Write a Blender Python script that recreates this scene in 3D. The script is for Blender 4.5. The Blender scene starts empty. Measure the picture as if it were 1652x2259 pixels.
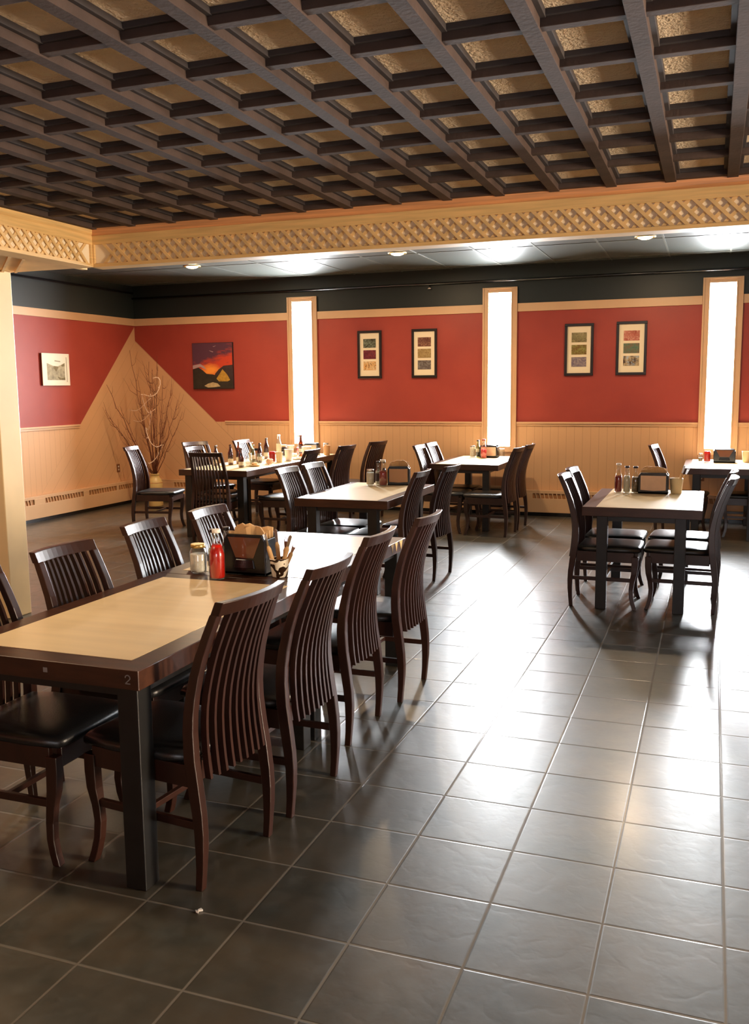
import bpy, bmesh, math, random
from mathutils import Vector, Matrix
random.seed(7)
PI = math.pi
scene = bpy.context.scene
COL = scene.collection

# ------------------------------------------------------------------ camera
F_PX, YAW, PITCH, ROLL = 2017.7, 0.35297, 0.13557, -0.00995
cam_d = bpy.data.cameras.new('camera'); cam = bpy.data.objects.new('camera', cam_d); COL.objects.link(cam)
cam_d.sensor_fit = 'HORIZONTAL'; cam_d.sensor_width = 36.0; cam_d.lens = F_PX / 1652 * 36.0
cam_d.clip_start = 0.05; cam_d.clip_end = 100
fw = Vector((-math.sin(YAW)*math.cos(PITCH), math.cos(YAW)*math.cos(PITCH), -math.sin(PITCH)))
rt = Vector((math.cos(YAW), math.sin(YAW), 0)); up = rt.cross(fw)
c_, s_ = math.cos(ROLL), math.sin(ROLL)
rt2 = c_*rt + s_*up; up2 = -s_*rt + c_*up
M = Matrix((rt2, up2, -fw)).transposed().to_4x4(); M.translation = Vector((-0.093, -2.348, 1.648))
cam.matrix_world = M
scene.camera = cam

# ------------------------------------------------------------------ look
scene.view_settings.view_transform = 'Standard'; scene.view_settings.look = 'None'
scene.view_settings.gamma = 1; scene.view_settings.use_curve_mapping = False
scene.view_settings.exposure = 0.0
cy = scene.cycles
cy.max_bounces = 8; cy.diffuse_bounces = 4; cy.glossy_bounces = 4; cy.transparent_max_bounces = 12; cy.transmission_bounces = 6
cy.caustics_reflective = False; cy.caustics_refractive = False
cy.sample_clamp_indirect = 6.0; cy.use_denoising = True

world = bpy.data.worlds.new('world'); scene.world = world; world.use_nodes = True
world.node_tree.nodes['Background'].inputs[0].default_value = (0.80, 0.90, 1.0, 1)
world.node_tree.nodes['Background'].inputs[1].default_value = 6.0

def area(name, loc, rot, sx, sy, power, col, spread=PI):
    d = bpy.data.lights.new(name, 'AREA'); d.shape = 'RECTANGLE'; d.size = sx; d.size_y = sy
    d.energy = power; d.color = col; d.spread = spread
    o = bpy.data.objects.new(name, d); o.location = loc; o.rotation_euler = rot; COL.objects.link(o); return o

WINX = (-5.392, -2.654, -0.025, 2.62)          # centres of the slot windows in the back wall
WALL_Y = 9.27; LEFT_X = -8.1; RIGHT_X = 4.6; FRONT_Y = -5.2; CEIL = 3.14
for i, wx in enumerate(WINX):                    # daylight coming in through each slot window
    area('daylight_back', (wx, WALL_Y+0.13, 1.845), (-PI/2, 0, 0), 0.288, 1.92, 600 if i == 0 else 390, (0.93, 0.97, 1.0))
# low evening daylight through the window in the right wall
area('daylight_right', (RIGHT_X+0.17, 0.75, 1.45), (0, PI/2, 0), 1.2, 0.9, 700, (1.0, 0.80, 0.58))
# daylight through the shop front behind the camera
area('daylight_front', (0.6, FRONT_Y-0.17, 1.6), (PI/2, 0, 0), 2.2, 1.5, 10, (1.0, 0.88, 0.74))

# ------------------------------------------------------------------ materials
def srgb(r, g, b):
    f = lambda c: (c/255/12.92) if c/255 <= 0.04045 else ((c/255+0.055)/1.055)**2.4
    return (f(r), f(g), f(b), 1)
def mat(name, col, rough=0.5, metal=0.0, spec=0.5, noise=None, bump=None, emit=None, coat=0.0):
    """principled material; noise=(scale, amount) varies the colour, bump=(scale, strength)"""
    m = bpy.data.materials.new(name); m.use_nodes = True; nt = m.node_tree; b = nt.nodes['Principled BSDF']
    b.inputs['Base Color'].default_value = col; b.inputs['Roughness'].default_value = rough
    b.inputs['Metallic'].default_value = metal; b.inputs['Specular IOR Level'].default_value = spec
    b.inputs['Coat Weight'].default_value = coat; b.inputs['Coat Roughness'].default_value = 0.12
    tc = nt.nodes.new('ShaderNodeTexCoord')
    if noise:
        n = nt.nodes.new('ShaderNodeTexNoise'); n.inputs['Scale'].default_value = noise[0]; n.inputs['Detail'].default_value = 5
        mp = nt.nodes.new('ShaderNodeMapping')
        if len(noise) > 2: mp.inputs['Scale'].default_value = noise[2]
        nt.links.new(tc.outputs['Object'], mp.inputs[0]); nt.links.new(mp.outputs[0], n.inputs['Vector'])
        r = nt.nodes.new('ShaderNodeMapRange'); r.inputs['From Min'].default_value = 0.3; r.inputs['From Max'].default_value = 0.7
        r.inputs['To Min'].default_value = 1-noise[1]; r.inputs['To Max'].default_value = 1+noise[1]
        nt.links.new(n.outputs['Fac'], r.inputs['Value'])
        mx = nt.nodes.new('ShaderNodeVectorMath'); mx.operation = 'SCALE'; mx.inputs[0].default_value = col[:3]
        nt.links.new(r.outputs[0], mx.inputs['Scale']); nt.links.new(mx.outputs[0], b.inputs['Base Color'])
    if bump:
        n2 = nt.nodes.new('ShaderNodeTexNoise'); n2.inputs['Scale'].default_value = bump[0]; n2.inputs['Detail'].default_value = 4
        nt.links.new(tc.outputs['Object'], n2.inputs['Vector'])
        bp = nt.nodes.new('ShaderNodeBump'); bp.inputs['Strength'].default_value = bump[1]; bp.inputs['Distance'].default_value = 0.01
        nt.links.new(n2.outputs['Fac'], bp.inputs['Height']); nt.links.new(bp.outputs[0], b.inputs['Normal'])
    if emit:
        b.inputs['Emission Color'].default_value = emit[0]; b.inputs['Emission Strength'].default_value = emit[1]
    return m
def glass_mat(name, tint=(1, 1, 1, 1), rough=0.02, clear=0.9, top=0.75):
    m = bpy.data.materials.new(name); m.use_nodes = True; nt = m.node_tree; nt.nodes.clear()
    o = nt.nodes.new('ShaderNodeOutputMaterial'); t = nt.nodes.new('ShaderNodeBsdfTransparent'); t.inputs[0].default_value = tint
    g = nt.nodes.new('ShaderNodeBsdfGlossy'); g.inputs['Roughness'].default_value = rough
    lw = nt.nodes.new('ShaderNodeLayerWeight'); lw.inputs[0].default_value = 0.25
    mr = nt.nodes.new('ShaderNodeMapRange'); mr.inputs['To Min'].default_value = 1-clear; mr.inputs['To Max'].default_value = top
    nt.links.new(lw.outputs['Facing'], mr.inputs['Value'])
    mx = nt.nodes.new('ShaderNodeMixShader'); nt.links.new(mr.outputs[0], mx.inputs[0])
    nt.links.new(t.outputs[0], mx.inputs[1]); nt.links.new(g.outputs[0], mx.inputs[2]); nt.links.new(mx.outputs[0], o.inputs[0])
    return m

class NT:                                       # tiny node-maths helper
    def __init__(s, m): s.nt = m.node_tree
    def math(s, op, a, b=None, c=None):
        n = s.nt.nodes.new('ShaderNodeMath'); n.operation = op
        for i, v in enumerate((a, b, c)):
            if v is None: continue
            if isinstance(v, (int, float)): n.inputs[i].default_value = v
            else: s.nt.links.new(v, n.inputs[i])
        return n.outputs[0]
    def mix(s, f, a, b):
        n = s.nt.nodes.new('ShaderNodeMix'); n.data_type = 'RGBA'
        if isinstance(f, (int, float)): n.inputs[0].default_value = f
        else: s.nt.links.new(f, n.inputs[0])
        for i, v in ((6, a), (7, b)):
            if isinstance(v, tuple): n.inputs[i].default_value = v
            else: s.nt.links.new(v, n.inputs[i])
        return n.outputs[2]
    def noise(s, vec, scale, detail=4, rough=0.5):
        n = s.nt.nodes.new('ShaderNodeTexNoise'); n.inputs['Scale'].default_value = scale; n.inputs['Detail'].default_value = detail
        n.inputs['Roughness'].default_value = rough; s.nt.links.new(vec, n.inputs['Vector']); return n.outputs['Fac']
    def rng(s, v, a, b, c=0.0, d=1.0):
        n = s.nt.nodes.new('ShaderNodeMapRange')
        for i, x in zip(('From Min', 'From Max', 'To Min', 'To Max'), (a, b, c, d)): n.inputs[i].default_value = x
        s.nt.links.new(v, n.inputs['Value']); return n.outputs[0]

TILE = 0.352
def floor_material():
    m = bpy.data.materials.new('slate_tile'); m.use_nodes = True; nt = m.node_tree; h = NT(m); b = nt.nodes['Principled BSDF']
    tc = nt.nodes.new('ShaderNodeTexCoord'); sp = nt.nodes.new('ShaderNodeSeparateXYZ'); nt.links.new(tc.outputs['Object'], sp.inputs[0])
    X = h.math('DIVIDE', sp.outputs[0], TILE); Y = h.math('DIVIDE', sp.outputs[1], TILE)
    def edge(v):
        f = h.math('FRACT', v); return h.math('SUBTRACT', 0.5, h.math('ABSOLUTE', h.math('SUBTRACT', f, 0.5)))
    d = h.math('MINIMUM', edge(X), edge(Y))
    grout = h.rng(d, 0.009, 0.0125, 1, 0)
    cx = nt.nodes.new('ShaderNodeCombineXYZ'); nt.links.new(h.math('FLOOR', X), cx.inputs[0]); nt.links.new(h.math('FLOOR', Y), cx.inputs[1])
    wn = nt.nodes.new('ShaderNodeTexWhiteNoise'); wn.noise_dimensions = '2D'; nt.links.new(cx.outputs[0], wn.inputs['Vector'])
    add = nt.nodes.new('ShaderNodeVectorMath'); add.operation = 'MULTIPLY_ADD'
    nt.links.new(cx.outputs[0], add.inputs[0]); add.inputs[1].default_value = (1.7, 2.3, 0); nt.links.new(tc.outputs['Object'], add.inputs[2])
    n1 = h.noise(add.outputs[0], 2.4, 6, 0.6); n2 = h.noise(add.outputs[0], 13, 6, 0.6); n3 = h.noise(tc.outputs['Object'], 55, 3)
    c = h.mix(h.rng(n1, 0.35, 0.72), (0.023, 0.027, 0.022, 1), (0.085, 0.064, 0.040, 1))
    c = h.mix(h.rng(n2, 0.45, 0.70, 0, 0.30), c, (0.075, 0.078, 0.066, 1))
    c = h.mix(h.rng(wn.outputs['Value'], 0, 1, 0.0, 0.35), c, (0.052, 0.045, 0.036, 1))
    c = h.mix(grout, c, (0.115, 0.098, 0.074, 1))
    nt.links.new(c, b.inputs['Base Color'])
    r = h.rng(n2, 0.3, 0.7, 0.34, 0.42); r = h.math('ADD', r, h.math('MULTIPLY', grout, 0.45))
    nt.links.new(r, b.inputs['Roughness']); b.inputs['Specular IOR Level'].default_value = 0.55; b.inputs['Coat Weight'].default_value = 0.30; b.inputs['Coat Roughness'].default_value = 0.19
    rid = h.math('ABSOLUTE', h.math('SUBTRACT', h.noise(add.outputs[0], 7.5, 3, 0.5), 0.5))
    hgt = h.math('ADD', h.math('MULTIPLY', h.rng(rid, 0, 0.07), 0.30), h.math('MULTIPLY', h.noise(add.outputs[0], 11.0, 4, 0.6), 1.1))
    hgt = h.math('SUBTRACT', hgt, h.math('MULTIPLY', h.rng(d, 0.008, 0.02, 1, 0), 1.6))
    bp = nt.nodes.new('ShaderNodeBump'); bp.inputs['Strength'].default_value = 0.16; bp.inputs['Distance'].default_value = 0.003
    nt.links.new(hgt, bp.inputs['Height']); nt.links.new(bp.outputs[0], b.inputs['Normal']); nt.links.new(bp.outputs[0], b.inputs['Coat Normal'])
    return m

CREAM = srgb(216, 170, 126)
def wall_material(name, axis, corner, apex, slope, sgn):
    """painted wall: boards below the rail, red above, black above the top trim, diagonal boards in the corner triangle"""
    m = bpy.data.materials.new(name); m.use_nodes = True; nt = m.node_tree; h = NT(m); b = nt.nodes['Principled BSDF']
    tc = nt.nodes.new('ShaderNodeTexCoord'); sp = nt.nodes.new('ShaderNodeSeparateXYZ'); nt.links.new(tc.outputs['Object'], sp.inputs[0])
    A = sp.outputs[axis]; Z = sp.outputs[2]
    u = h.math('MULTIPLY', h.math('SUBTRACT', A, corner), sgn)         # distance from the room corner
    line = h.math('SUBTRACT', apex, h.math('MULTIPLY', u, slope))
    tri = h.math('MULTIPLY', h.math('LESS_THAN', Z, line), h.math('LESS_THAN', u, 2.6 if apex > 0 else -1.0))
    low = h.math('LESS_THAN', Z, 1.18); blk = h.math('GREATER_THAN', Z, 2.60)
    def groove(v, p, w):
        f = h.math('FRACT', h.math('DIVIDE', v, p)); e = h.math('SUBTRACT', 0.5, h.math('ABSOLUTE', h.math('SUBTRACT', f, 0.5)))
        return h.math('LESS_THAN', e, w/p)
    gv = groove(A, 0.10, 0.0022)
    gd = groove(h.math('ADD', Z, h.math('MULTIPLY', u, slope)), 0.235, 0.0032)
    rim = h.math('LESS_THAN', h.math('ABSOLUTE', h.math('SUBTRACT', Z, line)), 0.004)
    gd = h.math('MAXIMUM', gd, rim)
    g = h.math('ADD', h.math('MULTIPLY', gd, tri), h.math('MULTIPLY', gv, h.math('SUBTRACT', 1, tri)))
    cream = h.math('MAXIMUM', low, tri)
    n = h.noise(tc.outputs['Object'], 2.0, 4)
    red = h.mix(h.rng(n, 0.3, 0.7), srgb(152, 58, 48), srgb(164, 66, 53))
    cr = h.mix(h.math('MULTIPLY', g, 0.34), CREAM, srgb(120, 84, 52))
    c = h.mix(cream, red, cr); c = h.mix(blk, c, srgb(32, 38, 37))
    nt.links.new(c, b.inputs['Base Color'])
    b.inputs['Roughness'].default_value = 0.45; b.inputs['Specular IOR Level'].default_value = 0.35
    bp = nt.nodes.new('ShaderNodeBump'); bp.inputs['Strength'].default_value = 0.4; bp.inputs['Distance'].default_value = 0.003
    nt.links.new(h.math('MULTIPLY', h.math('MULTIPLY', g, cream), -1), bp.inputs['Height']); nt.links.new(bp.outputs[0], b.inputs['Normal'])
    return m

def tile_ceiling_material():
    m = bpy.data.materials.new('black_ceiling_tile'); m.use_nodes = True; nt = m.node_tree; h = NT(m); b = nt.nodes['Principled BSDF']
    tc = nt.nodes.new('ShaderNodeTexCoord'); sp = nt.nodes.new('ShaderNodeSeparateXYZ'); nt.links.new(tc.outputs['Object'], sp.inputs[0])
    def seam(v, off, p):
        f = h.math('FRACT', h.math('DIVIDE', h.math('ADD', v, off), p)); e = h.math('SUBTRACT', 0.5, h.math('ABSOLUTE', h.math('SUBTRACT', f, 0.5)))
        return h.math('LESS_THAN', e, 0.009/p)
    s = h.math('MAXIMUM', seam(sp.outputs[0], 0.63, 0.665), seam(sp.outputs[1], -7.78, 1.25))
    c = h.mix(s, (0.065, 0.070, 0.062, 1), (0.16, 0.16, 0.15, 1)); nt.links.new(c, b.inputs['Base Color'])
    b.inputs['Roughness'].default_value = 0.30; b.inputs['Specular IOR Level'].default_value = 0.5
    bp = nt.nodes.new('ShaderNodeBump'); bp.inputs['Strength'].default_value = 0.25; bp.inputs['Distance'].default_value = 0.004
    nt.links.new(h.noise(tc.outputs['Object'], 40, 3), bp.inputs['Height']); nt.links.new(bp.outputs[0], b.inputs['Normal'])
    return m

M_FLOOR = floor_material()
M_WBACK = wall_material('back_wall_paint', 0, LEFT_X, 2.36, 0.90, 1)
M_WLEFT = wall_material('left_wall_paint', 1, WALL_Y, 2.56, 1.02, -1)
M_WPLAIN = wall_material('plain_wall_paint', 0, 0, -1, 0, 1)
M_CEIL = tile_ceiling_material()
M_CREAM = mat('cream_trim_paint', srgb(216, 174, 132), 0.4, noise=(3, 0.05))
M_PILLAR = mat('pillar_paint', srgb(232, 202, 152), 0.45, noise=(4, 0.05))
M_PINE = mat('pine_board', srgb(226, 186, 122), 0.5, noise=(6, 0.14, (0.5, 0.5, 9)))
M_STAIN = mat('stained_pine', srgb(214, 150, 98), 0.45, noise=(5, 0.25, (0.4, 0.4, 12)))
M_LATH = mat('lattice_lath', srgb(224, 186, 126), 0.55, noise=(12, 0.15))
M_LBACK = mat('lattice_backing', srgb(246, 230, 198), 0.5, noise=(8, 0.05))
M_BEAM = mat('dark_stained_beam', srgb(72, 58, 52), 0.75, spec=0.25, noise=(8, 0.2), bump=(60, 0.15))
M_LEDGE = mat('grey_stained_moulding', srgb(64, 59, 60), 0.7, spec=0.25, noise=(8, 0.15))
M_PANEL = mat('textured_ceiling_panel', srgb(255, 232, 200), 0.9, noise=(9, 0.08), bump=(70, 1.0))
M_WOOD = mat('espresso_chair_wood', srgb(50, 27, 19), 0.28, spec=0.6, noise=(7, 0.25, (3, 3, .6)))
M_VINYL = mat('black_vinyl', srgb(26, 26, 27), 0.33, spec=0.6, bump=(220, 0.10))
M_TWOOD = mat('walnut_table_edge', srgb(66, 38, 24), 0.33, noise=(6, 0.3, (1, 6, 6)))
M_TLEG = mat('black_table_leg', srgb(26, 25, 24), 0.36, noise=(14, 0.3))
M_LAM = mat('maple_laminate', srgb(232, 206, 162), 0.34, spec=0.5, noise=(4, 0.05, (0.4, 5, 1)))
M_BRONZE = mat('heater_slot_brown', srgb(172, 118, 70), 0.5)
M_BLACK = mat('black_plastic', srgb(16, 16, 18), 0.2, spec=0.6)
M_SMOKE = glass_mat('smoked_plastic', (0.30, 0.17, 0.12, 1), 0.03, 0.92)
M_CHROME = mat('brushed_steel', srgb(190, 188, 184), 0.25, metal=1.0)
M_GLASS = glass_mat('clear_glass', (0.93, 0.95, 0.93, 1), 0.02, 0.9)
M_PANE = glass_mat('window_glass', (0.98, 0.98, 0.98, 1), 0.0, 0.97, 0.35)
M_BROWNG = glass_mat('brown_glass', (0.22, 0.07, 0.015, 1), 0.03, 0.88)
M_GREENG = glass_mat('pale_green_glass', (0.55, 0.62, 0.35, 1), 0.03, 0.88)
M_KETCH = mat('ketchup', srgb(196, 28, 14), 0.3, spec=0.5)
M_KETCHD = mat('dark_ketchup', srgb(140, 22, 20), 0.35)
M_VIN = mat('pale_vinegar', srgb(222, 214, 190), 0.3)
M_DARKLIQ = mat('malt_vinegar', srgb(50, 24, 12), 0.25)
M_SUGAR = mat('sugar', srgb(224, 214, 196), 0.8, noise=(60, 0.1))
M_WHITE = mat('white_ceramic', srgb(236, 230, 218), 0.25)
M_CREAMC = mat('cream_plastic', srgb(236, 214, 168), 0.4)
M_TANC = mat('tan_paper', srgb(196, 150, 100), 0.6)
M_NAPK = mat('brown_napkin', srgb(206, 164, 112), 0.9, noise=(14, 0.08))
M_NAPW = mat('pale_napkin', srgb(226, 190, 160), 0.9, noise=(14, 0.06))
M_STEEL = mat('cutlery_steel', srgb(170, 168, 165), 0.2, metal=1.0)
M_CAP = mat('dark_cap', srgb(34, 30, 34), 0.3)
M_GOLD = mat('gold_lid', srgb(196, 164, 96), 0.3, metal=0.8)
M_LABEL = mat('paper_label', srgb(210, 196, 168), 0.7)
M_LABELD = mat('dark_label', srgb(56, 30, 20), 0.6)
M_FRAME = mat('black_frame', srgb(24, 16, 16), 0.3)
M_MAT = mat('cream_mat', srgb(240, 222, 190), 0.8)
M_WFRAME = mat('white_frame', srgb(246, 240, 220), 0.4)
M_CROCK = mat('stoneware', srgb(216, 186, 122), 0.35, noise=(7, 0.08))
M_TWIG = mat('dry_twig', srgb(112, 62, 38), 0.8, noise=(30, 0.25))
M_STRING = mat('white_string', srgb(240, 214, 190), 0.5)
M_PLATE = mat('almond_plate', srgb(214, 182, 140), 0.4)
M_SLOT = mat('socket_dark', srgb(70, 40, 24), 0.5)
M_OUT = mat('brown_cover_plate', srgb(128, 78, 44), 0.4)
M_PIPE = mat('black_gloss_pipe', srgb(22, 22, 24), 0.22, spec=0.7)
M_BULB = mat('warm_lens', srgb(255, 220, 160), 0.5, emit=((1.0, 0.74, 0.40, 1), 28.0))
M_GREY = mat('engraved_grey', srgb(150, 145, 138), 0.5)
M_BREAD = mat('bread', srgb(222, 176, 112), 0.8, noise=(30, 0.15))
M_PAPER = mat('paper_scrap', srgb(225, 220, 210), 0.9)

# ------------------------------------------------------------------ mesh helpers
class MB:
    def __init__(s): s.bm = bmesh.new(); s.mats = []
    def mi(s, m):
        if m is None: return 0
        if m not in s.mats: s.mats.append(m)
        return s.mats.index(m)
    def box(s, x0, x1, y0, y1, z0, z1, m=None, mtx=None):
        vs = [s.bm.verts.new(Vector(p)) for p in ((x0,y0,z0),(x1,y0,z0),(x1,y1,z0),(x0,y1,z0),(x0,y0,z1),(x1,y0,z1),(x1,y1,z1),(x0,y1,z1))]
        if mtx is not None:
            for v in vs: v.co = mtx @ v.co
        k = s.mi(m)
        for f in ((3,2,1,0),(4,5,6,7),(0,1,5,4),(1,2,6,5),(2,3,7,6),(3,0,4,7)):
            fc = s.bm.faces.new([vs[i] for i in f]); fc.material_index = k
        return vs
    def loft(s, rings, caps=True, closed=True, m=None, smooth=False):
        R_ = [[s.bm.verts.new(Vector(p)) for p in r] for r in rings]; k = s.mi(m); n = len(R_[0])
        for a, b in zip(R_, R_[1:]):
            for i in range(n if closed else n-1):
                j = (i+1) % n
                f = s.bm.faces.new((a[i], a[j], b[j], b[i])); f.material_index = k; f.smooth = smooth
        if caps:
            for r, rev in ((R_[0], True), (R_[-1], False)):
                try:
                    f = s.bm.faces.new(list(reversed(r)) if rev else r); f.material_index = k
                except ValueError: pass
        return R_
    def lathe(s, prof, n=20, cx=0, cy=0, m=None, cap=True):
        rings = [[(cx+r*math.cos(2*PI*i/n), cy+r*math.sin(2*PI*i/n), z) for i in range(n)] for r, z in prof]
        s.loft(rings, cap, True, m, True)
    def tube(s, pts, r, n=6, m=None):
        pts = [Vector(p) for p in pts]; rs = r if isinstance(r, (list, tuple)) else [r]*len(pts)
        rings = []
        for i, p in enumerate(pts):
            t = (pts[min(i+1, len(pts)-1)] - pts[max(i-1, 0)]).normalized()
            a = t.cross(Vector((0.31, 0.17, 0.93)))
            if a.length < 1e-3: a = t.cross(Vector((1, 0, 0)))
            a.normalize(); b = t.cross(a)
            rings.append([p + rs[i]*(math.cos(2*PI*k/n)*a + math.sin(2*PI*k/n)*b) for k in range(n)])
        s.loft(rings, True, True, m, True)
    def poly(s, pts, m=None):
        f = s.bm.faces.new([s.bm.verts.new(Vector(p)) for p in pts]); f.material_index = s.mi(m); return f
    def prism(s, pts, d, m=None):
        """flat outline pts extruded by vector d"""
        d = Vector(d); s.loft([[Vector(p) for p in pts], [Vector(p)+d for p in pts]], True, True, m)
    def build(s, name, material=None, parent=None, bevel=0, kind=None, smooth=False):
        bmesh.ops.recalc_face_normals(s.bm, faces=s.bm.faces)
        me = bpy.data.meshes.new(name); s.bm.to_mesh(me); s.bm.free()
        for m in (s.mats or [material]): me.materials.append(m)
        if smooth:
            for p in me.polygons: p.use_smooth = True
        o = bpy.data.objects.new(name, me); COL.objects.link(o)
        if parent is not None: o.parent = parent
        if bevel:
            b = o.modifiers.new('bevel', 'BEVEL'); b.width = bevel; b.segments = 2; b.limit_method = 'ANGLE'; b.angle_limit = 0.7
        if kind: o['kind'] = kind
        return o
def thing(name, label, cat, loc=(0,0,0), rz=0, group=None):
    o = bpy.data.objects.new(name, None); COL.objects.link(o); o.location = loc; o.rotation_euler = (0, 0, rz)
    o.empty_display_size = 0.05
    o['label'] = label; o['category'] = cat
    if group: o['group'] = group
    return o
def tag(o, label, cat, group=None):
    o['label'] = label; o['category'] = cat
    if group: o['group'] = group
    return o
def kids(o): return [c for c in bpy.data.objects if c.parent == o]
def dup(root, loc, rz, label, group=None):
    def cp(o, par):
        c = o.copy(); COL.objects.link(c); c.parent = par
        for ch in CH.get(o.name, ()): cp(ch, c)
        return c
    CH = {}
    for o in bpy.data.objects:
        if o.parent: CH.setdefault(o.parent.name, []).append(o)
    r = cp(root, None); r.location = loc; r.rotation_euler = (0, 0, rz); r['label'] = label
    if group: r['group'] = group
    return r

# ------------------------------------------------------------------ room shell
b = MB(); b.box(LEFT_X-0.15, RIGHT_X+0.15, FRONT_Y-0.15, WALL_Y+0.15, -0.10, 0.0); b.build('floor', M_FLOOR, kind='structure')

WZ0, WZ1, GW = 0.88, 2.812, 0.145            # window opening: sill, head, half width
b = MB(); xs = [LEFT_X-0.15]
for wx in WINX: xs += [wx-GW, wx+GW]
xs.append(RIGHT_X+0.15)
for i in range(0, len(xs), 2): b.box(xs[i], xs[i+1], WALL_Y, WALL_Y+0.15, 0, CEIL+0.1)
for wx in WINX:
    b.box(wx-GW, wx+GW, WALL_Y, WALL_Y+0.15, 0, WZ0); b.box(wx-GW, wx+GW, WALL_Y, WALL_Y+0.15, WZ1, CEIL+0.1)
b.build('wall_back', M_WBACK, kind='structure')
b = MB(); b.box(LEFT_X-0.15, LEFT_X, FRONT_Y, WALL_Y, 0, CEIL+0.1); b.build('wall_left', M_WLEFT, kind='structure')
b = MB()                                        # right wall with its window
b.box(RIGHT_X, RIGHT_X+0.15, FRONT_Y, 0.25, 0, CEIL+0.1); b.box(RIGHT_X, RIGHT_X+0.15, 1.25, WALL_Y, 0, CEIL+0.1)
b.box(RIGHT_X, RIGHT_X+0.15, 0.25, 1.25, 0, 0.80); b.box(RIGHT_X, RIGHT_X+0.15, 0.25, 1.25, 2.10, CEIL+0.1)
b.build('wall_right', M_WPLAIN, kind='structure')
b = MB(); b.box(2.9, RIGHT_X, 1.60, 1.72, 0, CEIL+0.1); b.build('wall_light_blocker', M_WPLAIN, kind='structure')  # added unseen wall, cuts off the right window's light towards the back
b = MB()                                        # wall behind the camera with the front window
b.box(LEFT_X, -0.55, FRONT_Y-0.15, FRONT_Y, 0, CEIL+0.1); b.box(1.75, RIGHT_X, FRONT_Y-0.15, FRONT_Y, 0, CEIL+0.1)
b.box(-0.55, 1.75, FRONT_Y-0.15, FRONT_Y, 0, 0.85); b.box(-0.55, 1.75, FRONT_Y-0.15, FRONT_Y, 2.35, CEIL+0.1)
b.build('wall_front', M_WPLAIN, kind='structure')

# black tiled ceiling over the outer part (hole where the lattice ceiling is)
LX, LY, RXB, FYB = -4.075, 2.98, 3.4, -4.9    # lattice area limits
b = MB()
b.box(LEFT_X-0.15, RIGHT_X+0.15, LY+0.05, WALL_Y+0.15, CEIL, CEIL+0.1)
b.box(LEFT_X-0.15, LX-0.3, FRONT_Y-0.15, LY+0.05, CEIL, CEIL+0.1)
b.box(RXB, RIGHT_X+0.15, FRONT_Y-0.15, LY+0.05, CEIL, CEIL+0.1)
b.box(LX-0.3, RXB, FRONT_Y-0.15, FYB, CEIL, CEIL+0.1)
b.build('ceiling', M_CEIL, kind='structure')

t = MB()                                       # T-bars of the black ceiling grid
for k in range(-7, 12):
    x = -0.628 + 0.665*k
    if LEFT_X < x < RIGHT_X: t.box(x-0.010, x+0.010, LY+0.12, WALL_Y, CEIL-0.005, CEIL+0.001)
for y in (4.03, 5.28, 6.53, 7.78, 9.03): t.box(LEFT_X, RIGHT_X, y-0.010, y+0.010, CEIL-0.0055, CEIL+0.001)
t.build('ceiling.005', mat('ceiling_t_bar', srgb(92, 92, 84), 0.3, spec=0.7), kind='structure')

# slot windows
for i, wx in enumerate(WINX):
    w = MB()
    w.box(wx-0.218, wx-GW, WALL_Y-0.022, WALL_Y+0.001, 0.81, 2.872); w.box(wx+GW, wx+0.218, WALL_Y-0.022, WALL_Y+0.001, 0.81, 2.872)
    w.box(wx-GW, wx+GW, WALL_Y-0.022, WALL_Y+0.001, WZ1, 2.872); w.box(wx-GW, wx+GW, WALL_Y-0.022, WALL_Y+0.001, 0.81, WZ0)
    w.box(wx-0.222, wx-0.200, WALL_Y-0.032, WALL_Y-0.022, 0.806, 2.876); w.box(wx+0.200, wx+0.222, WALL_Y-0.032, WALL_Y-0.022, 0.806, 2.876)
    w.box(wx-0.200, wx+0.200, WALL_Y-0.032, WALL_Y-0.022, 2.856, 2.876)
    w.box(wx-0.162, wx-GW, WALL_Y-0.030, WALL_Y-0.022, WZ0, WZ1+0.015); w.box(wx+GW, wx+0.162, WALL_Y-0.030, WALL_Y-0.022, WZ0, WZ1+0.015)
    o = w.build('window_%d' % (i+1), M_CREAM, bevel=0.003, kind='structure')
    w = MB(); w.box(wx-GW, wx+GW, WALL_Y+0.11, WALL_Y+0.115, WZ0, WZ1); w.build('pane', M_PANE, o)
    w = MB(); w.box(wx-GW, wx-GW+0.004, WALL_Y, WALL_Y+0.11, WZ0, WZ1); w.box(wx+GW-0.004, wx+GW, WALL_Y, WALL_Y+0.11, WZ0, WZ1)
    w.box(wx-GW, wx+GW, WALL_Y, WALL_Y+0.11, WZ0, WZ0+0.004); w.box(wx-GW, wx+GW, WALL_Y, WALL_Y+0.11, WZ1-0.004, WZ1); w.build('jamb', M_CREAM, o)
w = MB(); w.box(RIGHT_X+0.11, RIGHT_X+0.116, 0.25, 1.25, 0.80, 2.10); w.build('window_5', M_PANE, kind='structure')
w = MB(); w.box(-0.55, 1.75, FRONT_Y-0.116, FRONT_Y-0.11, 0.85, 2.35); w.build('window_6', M_PANE, kind='structure')

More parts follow.
